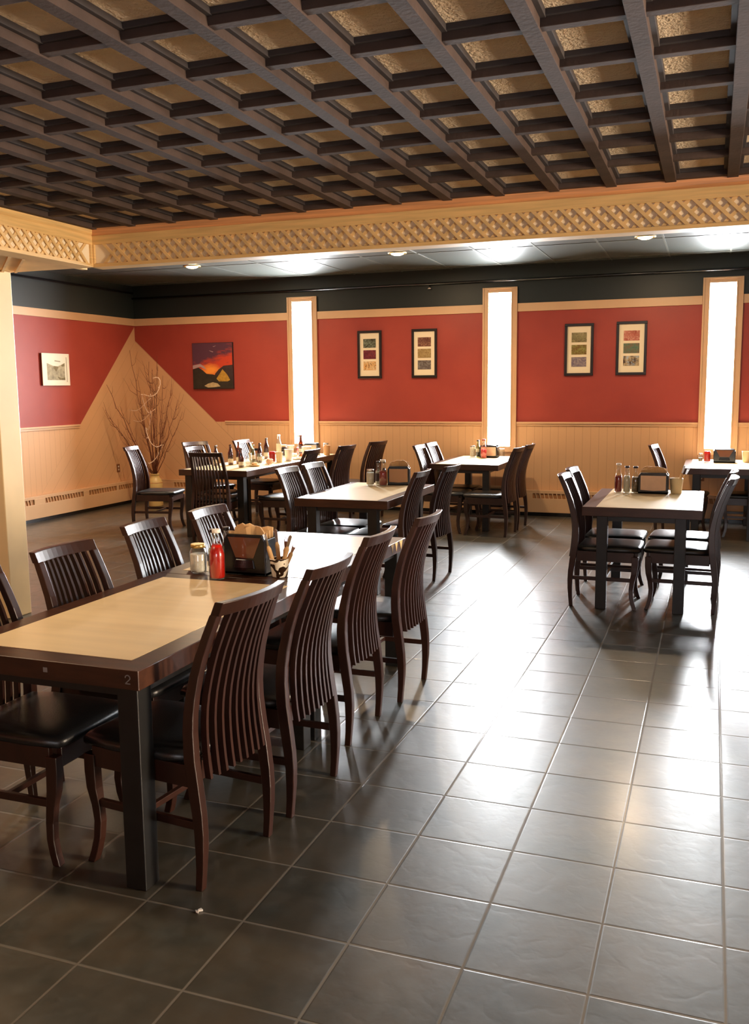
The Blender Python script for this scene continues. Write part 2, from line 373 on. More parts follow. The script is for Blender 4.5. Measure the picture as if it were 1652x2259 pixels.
# trims: top band and chair rail
def band(name, z0, z1, d, segs_back, left=True):
    t = MB()
    for x0, x1 in segs_back: t.box(x0, x1, WALL_Y-d, WALL_Y, z0, z1)
    if left: t.box(LEFT_X, LEFT_X+d, -2.0, WALL_Y-d, z0, z1)
    return t.build(name, M_CREAM, bevel=0.003, kind='structure')
segs = [(LEFT_X, WINX[0]-0.223)] + [(WINX[i]+0.223, WINX[i+1]-0.223) for i in range(3)] + [(WINX[3]+0.223, RIGHT_X)]
band('trim_1', 2.570, 2.672, 0.018, segs)
segs2 = [(-6.63, WINX[0]-0.223)] + segs[1:]
t = MB()
for x0, x1 in segs2:
    t.box(x0, x1, WALL_Y-0.028, WALL_Y, 1.172, 1.194); t.box(x0, x1, WALL_Y-0.014, WALL_Y, 1.145, 1.172)
t.box(LEFT_X, LEFT_X+0.028, -2.0, 7.90, 1.172, 1.194); t.box(LEFT_X, LEFT_X+0.014, -2.0, 7.90, 1.145, 1.172)
t.build('trim_2', M_CREAM, bevel=0.002, kind='structure')

# drop beams round the lattice ceiling: stained cornice, cream boards, lath lattice
Z0, Z1 = 2.470, 2.730
def beam_face(name_n, horizontal):
    """cream boards and cornice of one side; u runs along the side, w points into the room"""
    def bx(t, u0, u1, w0, w1, z0, z1):
        if horizontal: t.box(u0, u1, LY-w1, LY-w0, z0, z1)
        else: t.box(LX+w0, LX+w1, u0, u1, z0, z1)
    u0, u1 = (LX, RXB) if horizontal else (FYB, LY)
    t = MB()
    bx(t, u0, u1, -0.11, 0.0, Z0, Z1+0.08)                # core
    bx(t, u0, u1, 0.0, 0.020, Z0, Z0+0.022)               # bottom strip
    bx(t, u0, u1, 0.0, 0.020, 2.618, 2.676)               # board above the laths
    if horizontal: bx(t, u0, u0+0.03, 0.0, 0.018, Z0, 2.676)
    else: bx(t, u1-0.034, u1-0.016, 0.0, 0.018, Z0, 2.676)
    t.build('trim_%d' % name_n, M_PINE, bevel=0.002, kind='structure')
    t = MB()
    if horizontal: t.prism([(u0, LY-0.016, 2.676), (u0, LY-0.030, 2.690), (u0, LY-0.040, 2.745), (u0, LY, 2.745), (u0, LY, 2.676)], (u1-u0, 0, 0))
    else: t.prism([(LX+0.016, u0, 2.676), (LX+0.030, u0, 2.690), (LX+0.040, u0, 2.745), (LX, u0, 2.745), (LX, u0, 2.676)], (0, u1-u0-0.02, 0))
    t.build('trim_%d' % (name_n+1), M_STAIN if horizontal else M_PINE, kind='structure')
    # lath lattice
    t = MB(); lo, hi = Z0+0.022, 2.618; H = hi-lo; pitch = 0.078; hw = 0.0095
    bk = MB(); bx(bk, u0+0.02, u1-0.02, 0.0, 0.002, lo, hi); bk.build('trim_%d' % (name_n+2), M_LBACK, kind='structure')
    n = int((u1-u0)/pitch)
    for layer, sgn in ((0.004, 1), (0.011, -1)):
        for k in range(-1, n+1):
            a = u0 + 0.03 + k*pitch
            s0, s1 = (a, a+H) if sgn > 0 else (a+H, a)
            d = hw*1.414
            ring = [(s0-d, lo), (s0+d, lo), (s1+d, hi), (s1-d, hi)]
            if min(s0, s1)-d < u0+0.02 or max(s0, s1)+d > u1-0.02: continue
            if horizontal: t.prism([(u, LY-layer, z) for u, z in ring], (0, -0.007, 0))
            else: t.prism([(LX+layer, u, z) for u, z in ring], (0.007, 0, 0))
    t.build('trim_%d' % (name_n+3), M_LATH, kind='structure')
beam_face(3, True)
beam_face(7, False)
# wide soffit of the left beam, with diagonal slats underneath
t = MB(); t.box(-5.06, LX-0.11, FYB, LY+0.11, Z0+0.02, Z0+0.34); t.build('trim_11', M_PINE, kind='structure')
t = MB()
t.box(LX-0.16, LX-0.12, FYB, LY+0.10, Z0+0.004, Z0+0.02)
for k in range(24):
    y = LY-0.05-k*0.125
    t.prism([(-4.26, y-0.42, Z0+0.006), (-4.26, y-0.395, Z0+0.006), (-5.05, y+0.395, Z0+0.006), (-5.05, y+0.37, Z0+0.006)] if y+0.4 < LY+0.09 else
            [(-4.26, y-0.42, Z0+0.006), (-4.26, y-0.395, Z0+0.006), (-4.26-(LY+0.05-y+0.395), LY+0.05, Z0+0.006), (-4.26-(LY+0.05-y+0.42), LY+0.05, Z0+0.006)], (0, 0, 0.016))
t.build('trim_12', M_LATH, kind='structure')
# pillar under the left beam
t = MB(); t.box(-5.03, -4.825, 2.84, 3.045, 0, Z0+0.02); t.build('wall_pillar', M_PILLAR, bevel=0.006, kind='structure')

# coffered lattice ceiling
SX, SY = 0.3035, 0.3775
bx0, by0 = -0.038, 0.222
Xs = []; k = 0
x = bx0
while x > LX-0.1: Xs.append(x); x -= SX*1.006*1.006
x = bx0+SX
while x < RXB: Xs.append(x); x += SX
Xs = sorted(Xs)
Ys = []; y = by0+SY*6
while y > FYB: Ys.append(y); y -= SY
Ys.append(LY-0.06); Ys = sorted(Ys)
t = MB(); t.box(LX-0.05, RXB, FYB, LY, 2.765, 2.80); t.build('ceiling.001', M_PANEL, kind='structure')
t = MB()
for x in Xs: t.box(x-0.028, x+0.028, FYB, LY-0.02, 2.712, 2.79)
for y in Ys: t.box(LX+0.01, RXB, y-0.021, y+0.021, 2.719, 2.79)
t.build('ceiling.002', M_BEAM, bevel=0.002, kind='structure')
t = MB(); lw = 0.020
for x in Xs:
    t.box(x-0.026-lw, x+0.026+lw, FYB, LY-0.02, 2.744, 2.78)
for y in Ys: t.box(LX+0.01, RXB, y-0.021-0.014, y+0.021+0.014, 2.746, 2.78)
t.build('ceiling.003', M_LEDGE, bevel=0.002, kind='structure')
# box above the lattice so no daylight leaks in
t = MB(); t.box(LX-0.35, RXB+0.05, FYB-0.05, LY+0.1, 3.0, 3.03); t.build('ceiling.004', M_BEAM, kind='structure')

# conduit high on the walls
p = MB(); p.tube([(LEFT_X+0.06, 0.0, 3.03), (LEFT_X+0.06, WALL_Y-0.10, 3.03)], 0.016, 10); o = p.build('conduit_pipe', M_PIPE)
tag(o, 'black pipe running high along the black band of the left wall', 'pipe')
p = MB(); p.tube([(LEFT_X+0.02, WALL_Y-0.055, 2.958), (RIGHT_X-0.02, WALL_Y-0.055, 2.958)], 0.014, 10)
o = p.build('conduit_pipe', M_PIPE); tag(o, 'thin glossy black pipe running above the tall windows of the back wall', 'pipe')
p = MB(); p.lathe([(0.006, 0), (0.016, 0.004), (0.016, 0.012), (0.008, 0.016), (0.008, 0.045)], 10, -3.57, WALL_Y-0.055); p.box(-3.59, -3.55, WALL_Y-0.06, WALL_Y-0.05, -0.006, 0.004)
o = p.build('sprinkler_head', M_CHROME); o.location.z = 2.90
tag(o, 'small shiny sprinkler head on the black pipe above the back wall', 'sprinkler')

# recessed lights
for i, (x, y, who) in enumerate(((-6.14, 7.69, 'leftmost of the three'), (-3.48, 7.67, 'middle one of the three'), (-0.80, 7.62, 'rightmost of the three'))):
    r = thing('recessed_light', 'warm glowing recessed ceiling light in the black ceiling, '+who, 'ceiling light', (x, y, CEIL), 0, 'recessed ceiling lights')
    q = MB(); q.lathe([(0.075, -0.002), (0.078, -0.010), (0.105, -0.008), (0.108, 0.001)], 28, cap=False); q.build('trim_ring', M_GOLD, r)
    q = MB(); q.lathe([(0.0005, -0.030), (0.040, -0.026), (0.070, -0.014), (0.076, -0.001)], 28, cap=False); q.build('lens', M_BULB, r)
    d = bpy.data.lights.new('downlight_or_fill', 'AREA'); d.shape = 'DISK'; d.size = 0.14; d.energy = 42; d.color = (1.0, 0.72, 0.44)
    l = bpy.data.objects.new('downlight_or_fill', d); l.location = (x, y, CEIL-0.04); COL.objects.link(l)
for x, y, z in ((-6.9, 5.2, CEIL), (-6.9, 1.0, CEIL), (-3.45, 0.25, 2.70)):        # further unseen ceiling lights; the last is a fill added to brighten tabletops
    d = bpy.data.lights.new('downlight_or_fill', 'AREA'); d.shape = 'DISK'; d.size = 0.14; d.energy = 42; d.color = (1.0, 0.74, 0.48)
    l = bpy.data.objects.new('downlight_or_fill', d); l.location = (x, y, z-0.04); COL.objects.link(l)

# baseboard heaters
def heater(label, origin, rz, L, panels):
    h_ = thing('baseboard_heater', label, 'heater', origin, rz)      # local x along the wall, y out of the wall
    q = MB()
    q.box(0, L, 0.0, 0.008, 0.045, 0.33); q.box(0, L, 0.0, 0.075, 0.318, 0.33); q.box(0, L, 0.068, 0.075, 0.292, 0.320)
    q.box(0, L, 0.068, 0.078, 0.050, 0.228)
    for a, c in zip([0]+[p[1] for p in panels], [p[0] for p in panels]+[L]): q.box(a, c, 0.068, 0.0775, 0.226, 0.294)
    q.build('cover', M_CREAM, h_, bevel=0.002)
    for a, c in panels:
        g = MB(); g.box(a, c, 0.056, 0.064, 0.226, 0.294); g.build('slot_recess', M_BRONZE, h_)
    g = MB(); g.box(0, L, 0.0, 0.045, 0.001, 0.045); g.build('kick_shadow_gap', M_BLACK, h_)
    for a, c in panels:
        g = MB(); n = max(2, int((c-a)/0.052))
        for k in range(1, n):
            u = a+(c-a)*k/n; g.prism([(u-0.006, 0.069, 0.226), (u+0.006, 0.069, 0.226), (u+0.022, 0.069, 0.294), (u+0.010, 0.069, 0.294)], (0, 0.006, 0))
        g.build('louvre', M_CREAM, h_)
    return h_
heater('cream baseboard heater with slanted slots along the left wall', (LEFT_X, 9.16, 0), -PI/2, 9.16-2.0,
       [(0.03, 0.55), (0.60, 1.22), (1.34, 2.1), (2.3, 3.1), (3.3, 4.2), (4.4, 5.4)])
heater('cream baseboard heater with slots along the back wall under the tall windows', (RIGHT_X-0.2, WALL_Y, 0), PI, 12.5,
       [(0.1+1.32*k, 0.1+1.32*k+1.22) for k in range(9)] )

# wall sockets
def outlet(label, loc, rz):
    o = thing('wall_outlet', label, 'outlet', loc, rz)
    q = MB(); q.box(-0.036, 0.036, -0.006, 0, -0.058, 0.058); q.build('cover_plate', M_OUT, o, bevel=0.002)
    for z in (-0.022, 0.022):
        q = MB(); q.lathe([(0.014, 0), (0.014, 0.003)], 14); s = q.build('socket', M_WHITE, o); s.rotation_euler = (PI/2, 0, 0); s.location = (0, -0.006, z)
outlet('brown wall outlet beside the corner vase on the left wall', (LEFT_X, 8.72, 0.53), PI/2)
outlet('small wall outlet on the back wall right of the first tall window', (-4.77, WALL_Y, 0.49), 0)
outlet('small wall outlet on the back wall below the rightmost tall window', (-0.19, WALL_Y, 0.55), 0)

# ------------------------------------------------------------------ pictures
def photo_mat(name, a, b_, c, sc):
    m = bpy.data.materials.new(name); m.use_nodes = True; h = NT(m); nt = m.node_tree; bs = nt.nodes['Principled BSDF']
    tc = nt.nodes.new('ShaderNodeTexCoord'); n1 = h.noise(tc.outputs['Object'], sc, 5, 0.7); n2 = h.noise(tc.outputs['Object'], sc*2.3, 3, 0.6)
    col = h.mix(h.rng(n1, 0.38, 0.6), a, b_); col = h.mix(h.rng(n2, 0.5, 0.68), col, c)
    nt.links.new(col, bs.inputs['Base Color']); bs.inputs['Roughness'].default_value = 0.12; return m
def triple(label, x0, x1, z0, z1, cols):
    cx, cz = (x0+x1)/2, (z0+z1)/2; w, h = (x1-x0)/2, (z1-z0)/2
    o = thing('picture_frame', label, 'picture', (cx, WALL_Y, cz), 0, 'triple photo frames on the red back wall')
    q = MB(); fwid = 0.032
    q.box(-w, w, -0.028, -0.001, -h, -h+fwid); q.box(-w, w, -0.028, -0.001, h-fwid, h)
    q.box(-w, -w+fwid, -0.028, -0.001, -h+fwid, h-fwid); q.box(w-fwid, w, -0.028, -0.001, -h+fwid, h-fwid)
    q.build('frame', M_FRAME, o, bevel=0.003)
    q = MB(); q.box(-w+fwid, w-fwid, -0.012, -0.002, -h+fwid, h-fwid); mb_ = q.build('mat_board', M_MAT, o)
    pw, ph = w*0.52, h*0.185
    for k, cc in enumerate(cols):
        zc = (1-k)*h*0.47
        q = MB(); q.box(-pw, pw, -0.015, -0.012, zc-ph, zc+ph); q.build('photo', cc, mb_)
G = lambda *a: srgb(*a)
P = lambda n, a, b_, c, s=22: photo_mat('photo_'+n, G(*a), G(*b_), G(*c), s)
triple('triple photo frame left of the pair between windows one and two, teal on top', -4.585, -4.245, 1.765, 2.395,
       [P('teal', (60, 50, 36), (120, 128, 110), (40, 36, 26)), P('plum', (88, 36, 44), (130, 60, 66), (60, 40, 60)), P('sepia', (226, 196, 150), (214, 160, 96), (90, 56, 24))])
triple('triple photo frame right of the pair between windows one and two, brown on top', -3.825, -3.480, 1.765, 2.395,
       [P('brown', (96, 58, 48), (120, 80, 70), (170, 130, 100)), P('khaki', (150, 126, 84), (176, 150, 104), (120, 90, 50)), P('slate', (98, 88, 84), (130, 124, 120), (80, 70, 60))])
triple('triple photo frame left of the pair between windows two and three, olive on top', -1.838, -1.488, 1.765, 2.398,
       [P('olive', (150, 136, 96), (120, 110, 72), (80, 66, 40)), P('moss', (110, 76, 40), (130, 126, 70), (160, 150, 90)), P('lilac', (140, 128, 130), (108, 98, 116), (168, 154, 146))])
triple('triple photo frame right of the pair between windows two and three, red on top', -1.218, -0.860, 1.765, 2.405,
       [P('rust', (150, 60, 48), (190, 110, 92), (214, 160, 140)), P('jade', (120, 100, 80), (92, 118, 96), (70, 104, 86)), P('stage', (70, 56, 46), (196, 176, 140), (170, 186, 200), 14)])

# mountain sunset painting: an unframed canvas with painted patches
pt = thing('canvas_painting', 'unframed painting of a purple and orange sunset over dark hills with a yellow tree', 'painting', (-6.795, WALL_Y, 1.972))
q = MB(); q.box(-0.325, 0.325, -0.035, -0.001, -0.325, 0.325); q.build('canvas', mat('canvas_edge', G(40, 20, 22), 0.7), pt, bevel=0.002)
m_sky = bpy.data.materials.new('painted_sky'); m_sky.use_nodes = True; h = NT(m_sky); nt = m_sky.node_tree
tc = nt.nodes.new('ShaderNodeTexCoord'); sp = nt.nodes.new('ShaderNodeSeparateXYZ'); nt.links.new(tc.outputs['Object'], sp.inputs[0])
mp = nt.nodes.new('ShaderNodeMapping'); mp.inputs['Scale'].default_value = (2.2, 1, 7); mp.inputs['Rotation'].default_value = (0, 0.35, 0); nt.links.new(tc.outputs['Object'], mp.inputs[0])
nz = h.noise(mp.outputs[0], 2.6, 6, 0.65)
zz = h.math('ADD', sp.outputs[2], h.math('MULTIPLY', h.math('SUBTRACT', nz, 0.5), 0.5))
xr = h.math('MULTIPLY', sp.outputs[0], 0.35)
zz = h.math('SUBTRACT', zz, xr)
cs = h.mix(h.rng(zz, 0.02, 0.16), G(196, 62, 34), G(82, 44, 62)); 
dx = h.math('ADD', sp.outputs[0], 0.03); dz = h.math('ADD', sp.outputs[2], 0.06)
dd = h.math('SQRT', h.math('ADD', h.math('MULTIPLY', dx, dx), h.math('MULTIPLY', h.math('MULTIPLY', dz, dz), 3)))
cs = h.mix(h.rng(h.math('ADD', dd, h.math('MULTIPLY', nz, 0.12)), 0.12, 0.24), G(244, 150, 56), cs)
nt.links.new(cs, nt.nodes['Principled BSDF'].inputs['Base Color']); nt.nodes['Principled BSDF'].inputs['Roughness'].default_value = 0.5
q = MB(); e = 0.0355
def pp(pts, m, off): q.prism([(x, -0.035-off, z) for x, z in pts], (0, -0.0012, 0), m)
pp([(-0.32, -0.32), (0.32, -0.32), (0.32, 0.32), (-0.32, 0.32)], m_sky, 0)
mp1 = mat('painted_dark_hill', G(40, 32, 20), 0.6, noise=(14, 0.4)); mp2 = mat('painted_purple_hill', G(52, 36, 36), 0.6, noise=(14, 0.3))
mp3 = mat('painted_yellow_tree', G(176, 132, 44), 0.6, noise=(30, 0.25)); mp4 = mat('painted_pale_rock', G(184, 160, 116), 0.6, noise=(30, 0.2)); mp5 = mat('painted_white_stroke', G(170, 140, 140), 0.6)
pp([(0.04, -0.11), (0.10, -0.05), (0.18, 0.0), (0.32, 0.01), (0.32, -0.32), (-0.02, -0.32)], mp2, 0.0012)
pp([(-0.32, -0.045), (-0.23, -0.02), (-0.16, -0.06), (-0.10, -0.11), (0.0, -0.12), (0.32, -0.20), (0.32, -0.32), (-0.32, -0.32)], mp1, 0.0024)
pp([(-0.32, -0.04), (-0.32, 0.01), (-0.20, 0.03), (-0.14, 0.0), (-0.10, -0.05), (-0.20, -0.01)], mp5, 0.0018)
pp([(0.16, -0.05), (0.23, -0.12), (0.28, -0.20), (0.24, -0.22), (0.10, -0.22), (0.06, -0.18), (0.10, -0.13)], mp3, 0.0036)
pp([(-0.14, -0.28), (-0.08, -0.25), (0.0, -0.23), (0.08, -0.25), (0.12, -0.29), (0.02, -0.30), (-0.08, -0.305)], mp4, 0.0036)
pp([(-0.05, 0.22), (0.02, 0.20), (0.01, 0.19), (-0.03, 0.205)], mp5, 0.0012); pp([(0.01, 0.27), (0.07, 0.285), (0.03, 0.265)], mp5, 0.0012)
q.build('paint_layer', None, pt)

# black and white landscape in a white frame, left wall
bw = thing('picture_frame', 'white framed grey landscape print on the red left wall', 'picture', (LEFT_X, 7.46, 1.915), PI/2)
q = MB(); w, h_ = 0.262, 0.205
q.box(-w, w, -0.034, -0.026, -h_, -h_+0.02); q.box(-w, w, -0.034, -0.026, h_-0.02, h_); q.box(-w, -w+0.02, -0.034, -0.026, -h_+0.02, h_-0.02); q.box(w-0.02, w, -0.034, -0.026, -h_+0.02, h_-0.02)
q.build('frame', M_WFRAME, bw, bevel=0.002)
q = MB(); q.box(-w+0.002, w-0.002, -0.026, -0.001, -h_+0.002, h_-0.002); q.build('frame_side', mat('dark_red_edge', G(84, 20, 8), 0.6), bw)
q = MB(); q.box(-w+0.02, w-0.02, -0.030, -0.026, -h_+0.02, h_-0.02); q.build('mat_board', M_WFRAME, bw)
mg = mat('print_grey', G(168, 160, 132), 0.6, noise=(20, 0.35)); mgd = mat('print_dark_grey', G(118, 106, 70), 0.6, noise=(30, 0.3)); mgl = mat('print_pale', G(226, 218, 190), 0.6)
q = MB()
def pq(pts, m, off): q.prism([(x, -0.030-off, z) for x, z in pts], (0, -0.0012, 0), m)
pq([(-0.17, 0.08), (-0.05, 0.045), (0.03, 0.04), (0.10, 0.06), (0.17, 0.085), (0.17, -0.135), (-0.17, -0.135)], mg, 0)
pq([(0.10, 0.055), (0.17, 0.085), (0.17, 0.045), (0.12, 0.04)], mgd, 0.0012); pq([(-0.04, 0.045), (0.03, 0.04), (0.05, 0.03), (0.0, -0.03), (-0.05, 0.02)], mgd, 0.0012)
pq([(0.02, -0.09), (0.10, -0.11), (0.17, -0.10), (0.17, -0.135), (0.06, -0.13)], mgd, 0.0012)
pq([(-0.02, 0.118), (0.09, 0.110), (0.09, 0.096), (-0.02, 0.104)], mg, 0)
pq([(0.205, 0.16), (0.213, 0.16), (0.213, -0.16), (0.205, -0.16)], mgd, 0)
q.build('print', None, bw)

# ------------------------------------------------------------------ tables
TH = 0.765
def table(label, x0, x1, y0, y1, bord, inset, group=None, leg=0.078):
    """bord = dark border widths (left, right, front, back) round the laminate; origin at the table's centre"""
    cx, cy = (x0+x1)/2, (y0+y1)/2; hx, hy = (x1-x0)/2, (y1-y0)/2
    t = thing('dining_table', label, 'table', (cx, cy, 0), 0, group)
    l, r, f, bk = bord
    q = MB(); q.box(-hx, hx, -hy, hy, TH-0.068, TH-0.0015); q.build('tabletop', M_TWOOD, t, bevel=0.003)
    q = MB(); q.box(-hx+l, hx-r, -hy+f, hy-bk, TH-0.004, TH); q.build('laminate_inlay', M_LAM, t)
    ix, iy = inset
    for sx in (-1, 1):
        for sy in (-1, 1):
            X = sx*(hx-ix-leg/2); Y = sy*(hy-iy-leg/2)
            q = MB(); q.box(X-leg/2, X+leg/2, Y-leg/2, Y+leg/2, 0, TH-0.068); q.build('leg', M_TLEG, t, bevel=0.003)
    q = MB()
    a, c = hx-ix-0.02, hy-iy-0.02
    q.box(-a, a, -c, -c+0.02, TH-0.105, TH-0.068); q.box(-a, a, c-0.02, c, TH-0.105, TH-0.068); q.box(-a, -a+0.02, -c+0.02, c-0.02, TH-0.105, TH-0.068); q.box(a-0.02, a, -c+0.02, c-0.02, TH-0.105, TH-0.068)
    q.build('apron', M_TLEG, t)
    return t
TA = table('nearest long dining table section with the number 2 on its end', -2.600, -1.770, 0.022, 1.398, (0.088, 0.088, 0.092, 0.092), (0.022, 0.022), 'long table in the foreground')
TA2 = table('second half of the near long table, behind the mason jar and napkin box', -2.600, -1.770, 1.400, 2.735, (0.085, 0.088, 0.085, 0.06), (0.022, 0.022), 'long table in the foreground')
TB = table('middle dining table with a napkin box and ketchup at its far end', -3.250, -2.450, 4.340, 5.640, (0.055, 0.09, 0.012, 0.02), (0.10, 0.03))
table('dining table under the middle tall window', -3.145, -2.335, 7.780, 9.10, (0.075, 0.06, 0.012, 0.02), (0.11, 0.03))
table('right-hand dining table with four chairs tucked in', -0.965, -0.130, 4.430, 5.700, (0.10, 0.014, 0.012, 0.012), (0.105, 0.02))
table('dining table at the right under the third tall window', -0.365, 0.470, 7.880, 9.15, (0.075, 0.075, 0.012, 0.02), (0.10, 0.03))
table('cluttered table section nearest the corner vase, covered in bottles', -5.640, -4.790, 6.420, 7.740, (0.06, 0.03, 0.012, 0.02), (0.06, 0.03), 'cluttered long table at the back left')
table('cluttered table section against the back wall under the first tall window', -5.640, -4.790, 7.742, 9.05, (0.06, 0.03, 0.02, 0.02), (0.06, 0.03), 'cluttered long table at the back left')
q = MB()
for a, c in (((0.40, -0.006), 0.05), ((0.47, -0.012), 0.045), ((0.545, -0.004), 0.06)):
    q.prism([(0.4152, a[0], TH-0.002+a[1]*0), (0.4152, a[0]+c, TH-0.002), (0.4152, a[0]+c*0.8, TH-0.03), (0.4152, a[0]+c*0.55, TH-0.055), (0.4152, a[0]+c*0.3, TH-0.025)], (0.0012, 0, 0))
q.build('chipped_veneer', M_PINE, TA2)
# the number on the near table's end and the small tag beside it
def digit_two(mb, x, y, z, s):
    pts = []
    for k in range(9):
        a = PI - k*PI*1.12/8; pts.append((math.cos(a)*0.30*s, 0.68*s+math.sin(a)*0.30*s))
    pts += [(-0.30*s, 0.05*s), (0.32*s, 0.05*s)]
    for (a0, b0), (a1, b1) in zip(pts, pts[1:]):
        dx, dz = a1-a0, b1-b0; L = math.hypot(dx, dz); nx, nz = -dz/L*0.055*s, dx/L*0.055*s
        ring = [(x+a0-nx, y, z+b0-nz), (x+a1-nx, y, z+b1-nz), (x+a1+nx, y, z+b1+nz), (x+a0+nx, y, z+b0+nz)]
        mb.prism(ring, (0, -0.0012, 0))
q = MB(); digit_two(q, 0.415-0.040, -0.688, TH-0.048, 0.030); q.build('table_number', M_GREY, TA)
q = MB(); q.box(0.045, 0.062, -0.6895, -0.688, TH-0.040, TH-0.024); q.box(0.048, 0.059, -0.690, -0.6893, TH-0.037, TH-0.034, None); q.build('small_tag', M_GREY, TA)

# ------------------------------------------------------------------ chairs (local: +y is the way the chair faces, origin between the rear legs)
PROF = [(0.0, -0.018, 0.027), (0.07, -0.025, 0.029), (0.14, -0.031, 0.033), (0.20, -0.033, 0.037), (0.27, -0.030, 0.041), (0.36, -0.020, 0.044), (0.45, -0.007, 0.044),
        (0.54, 0.0, 0.042), (0.60, -0.001, 0.040), (0.66, -0.008, 0.038), (0.73, -0.022, 0.036), (0.80, -0.042, 0.034), (0.87, -0.068, 0.032), (0.93, -0.092, 0.030)]
def prof(z):
    for a, c in zip(PROF, PROF[1:]):
        if a[0] <= z <= c[0]:
            t = (z-a[0])/(c[0]-a[0]); return a[1]+(c[1]-a[1])*t, a[2]+(c[2]-a[2])*t
    return (-0.094-(z-0.93)*0.42, 0.03)
def post_x(z): return 0.203 - 0.034*max(0, (z-0.42)/0.55)
def make_chair(label):
    t = thing('dining_chair', label, 'chair')
    for s in (-1, 1):
        rings = []
        for z, yb, th in PROF + [(0.938, -0.0955, 0.029)]:
            xc = s*post_x(z); hw = 0.0165 - 0.003*(1 if z < 0.1 else 0)
            rings.append([(xc-hw, yb, z), (xc+hw, yb, z), (xc+hw, yb+th, z), (xc-hw, yb+th, z)])
        q = MB(); q.loft(rings, True, True, None, False); q.build('rear_leg', M_WOOD, t, bevel=0.003)
        rings = []
        for z, yf, th in ((0, 0.472, 0.030), (0.04, 0.458, 0.030), (0.09, 0.446, 0.030), (0.15, 0.444, 0.032), (0.21, 0.453, 0.036), (0.27, 0.468, 0.042), (0.33, 0.474, 0.046), (0.395, 0.474, 0.046)):
            xc = s*(0.196 + (0.012*(1-z/0.15) if z < 0.15 else 0)); hw = 0.019 if z > 0.25 else 0.0155
            rings.append([(xc-hw, yf-th, z), (xc+hw, yf-th, z), (xc+hw, yf, z), (xc-hw, yf, z)])
        q = MB(); q.loft(rings, True, True, None, False); q.build('front_leg', M_WOOD, t, bevel=0.003)
    # curved top rail
    rings = []
    for k in range(13):
        u = -1+2*k/12; x = u*0.187; bul = -0.030*(1-u*u)
        rings.append([(x, -0.100+bul, 0.934), (x, -0.066+bul, 0.934), (x, -0.086+bul, 0.980), (x, -0.118+bul, 0.980)])
    q = MB(); q.loft(rings, True, True, None, False); rail = q.build('top_rail', M_WOOD, t, bevel=0.003)
    for k in range(9):                                   # vertical fins of the back
        u = -0.82+1.64*k/8; rings = []
        zb = 0.372
        for j in range(13):
            z = zb+(0.942-zb)*j/12; yb, th = prof(z); bul = -0.006 - 0.026*(1-u*u)*(0.55+0.45*(z-zb)/0.56)
            x = u*(post_x(z)-0.012); d = 0.021
            rings.append([(x-0.0062, yb+bul-0.002, z), (x+0.0062, yb+bul-0.002, z), (x+0.0062, yb+bul+d, z), (x-0.0062, yb+bul+d, z)])
        q = MB(); q.loft(rings, True, True, None, False); q.build('slat', M_WOOD, rail)
    q = MB()                                             # seat frame
    q.box(-0.186, 0.186, 0.012, 0.034, 0.360, 0.425); q.box(-0.178, 0.178, 0.448, 0.470, 0.350, 0.425)
    for s in (-1, 1): q.box(s*0.196-0.011, s*0.196+0.011, 0.030, 0.440, 0.350, 0.425)
    q.build('seat_frame', M_WOOD, t, bevel=0.002)
    n = 10; rings = []                                   # cushion
    def outline(ins, z):
        r = []
        for x, y in ((-0.185, 0.035), (0.185, 0.035), (0.212, 0.12), (0.216, 0.36), (0.205, 0.478), (0.17, 0.492), (0.0, 0.496), (-0.17, 0.492), (-0.205, 0.478), (-0.216, 0.36), (-0.212, 0.12)):
            cxx, cyy = 0, 0.26; f = 1-ins; r.append((cxx+(x-cxx)*f, cyy+(y-cyy)*f, z))
        return r
    q = MB(); q.loft([outline(0.02, 0.425), outline(0, 0.432), outline(0, 0.447), outline(0.03, 0.459), outline(0.12, 0.466), outline(0.45, 0.470), outline(0.9, 0.471)], True, True, None, True)
    q.build('seat', M_VINYL, t, bevel=0)
    for s in (-1, 1):
        q = MB(); q.box(s*0.196-0.009, s*0.196+0.009, 0.005, 0.445, 0.205, 0.232); q.build('stretcher', M_WOOD, t, bevel=0.002)
    q = MB(); q.box(-0.19, 0.19, 0.225, 0.245, 0.208, 0.229); q.build('stretcher', M_WOOD, t, bevel=0.002)
    return t

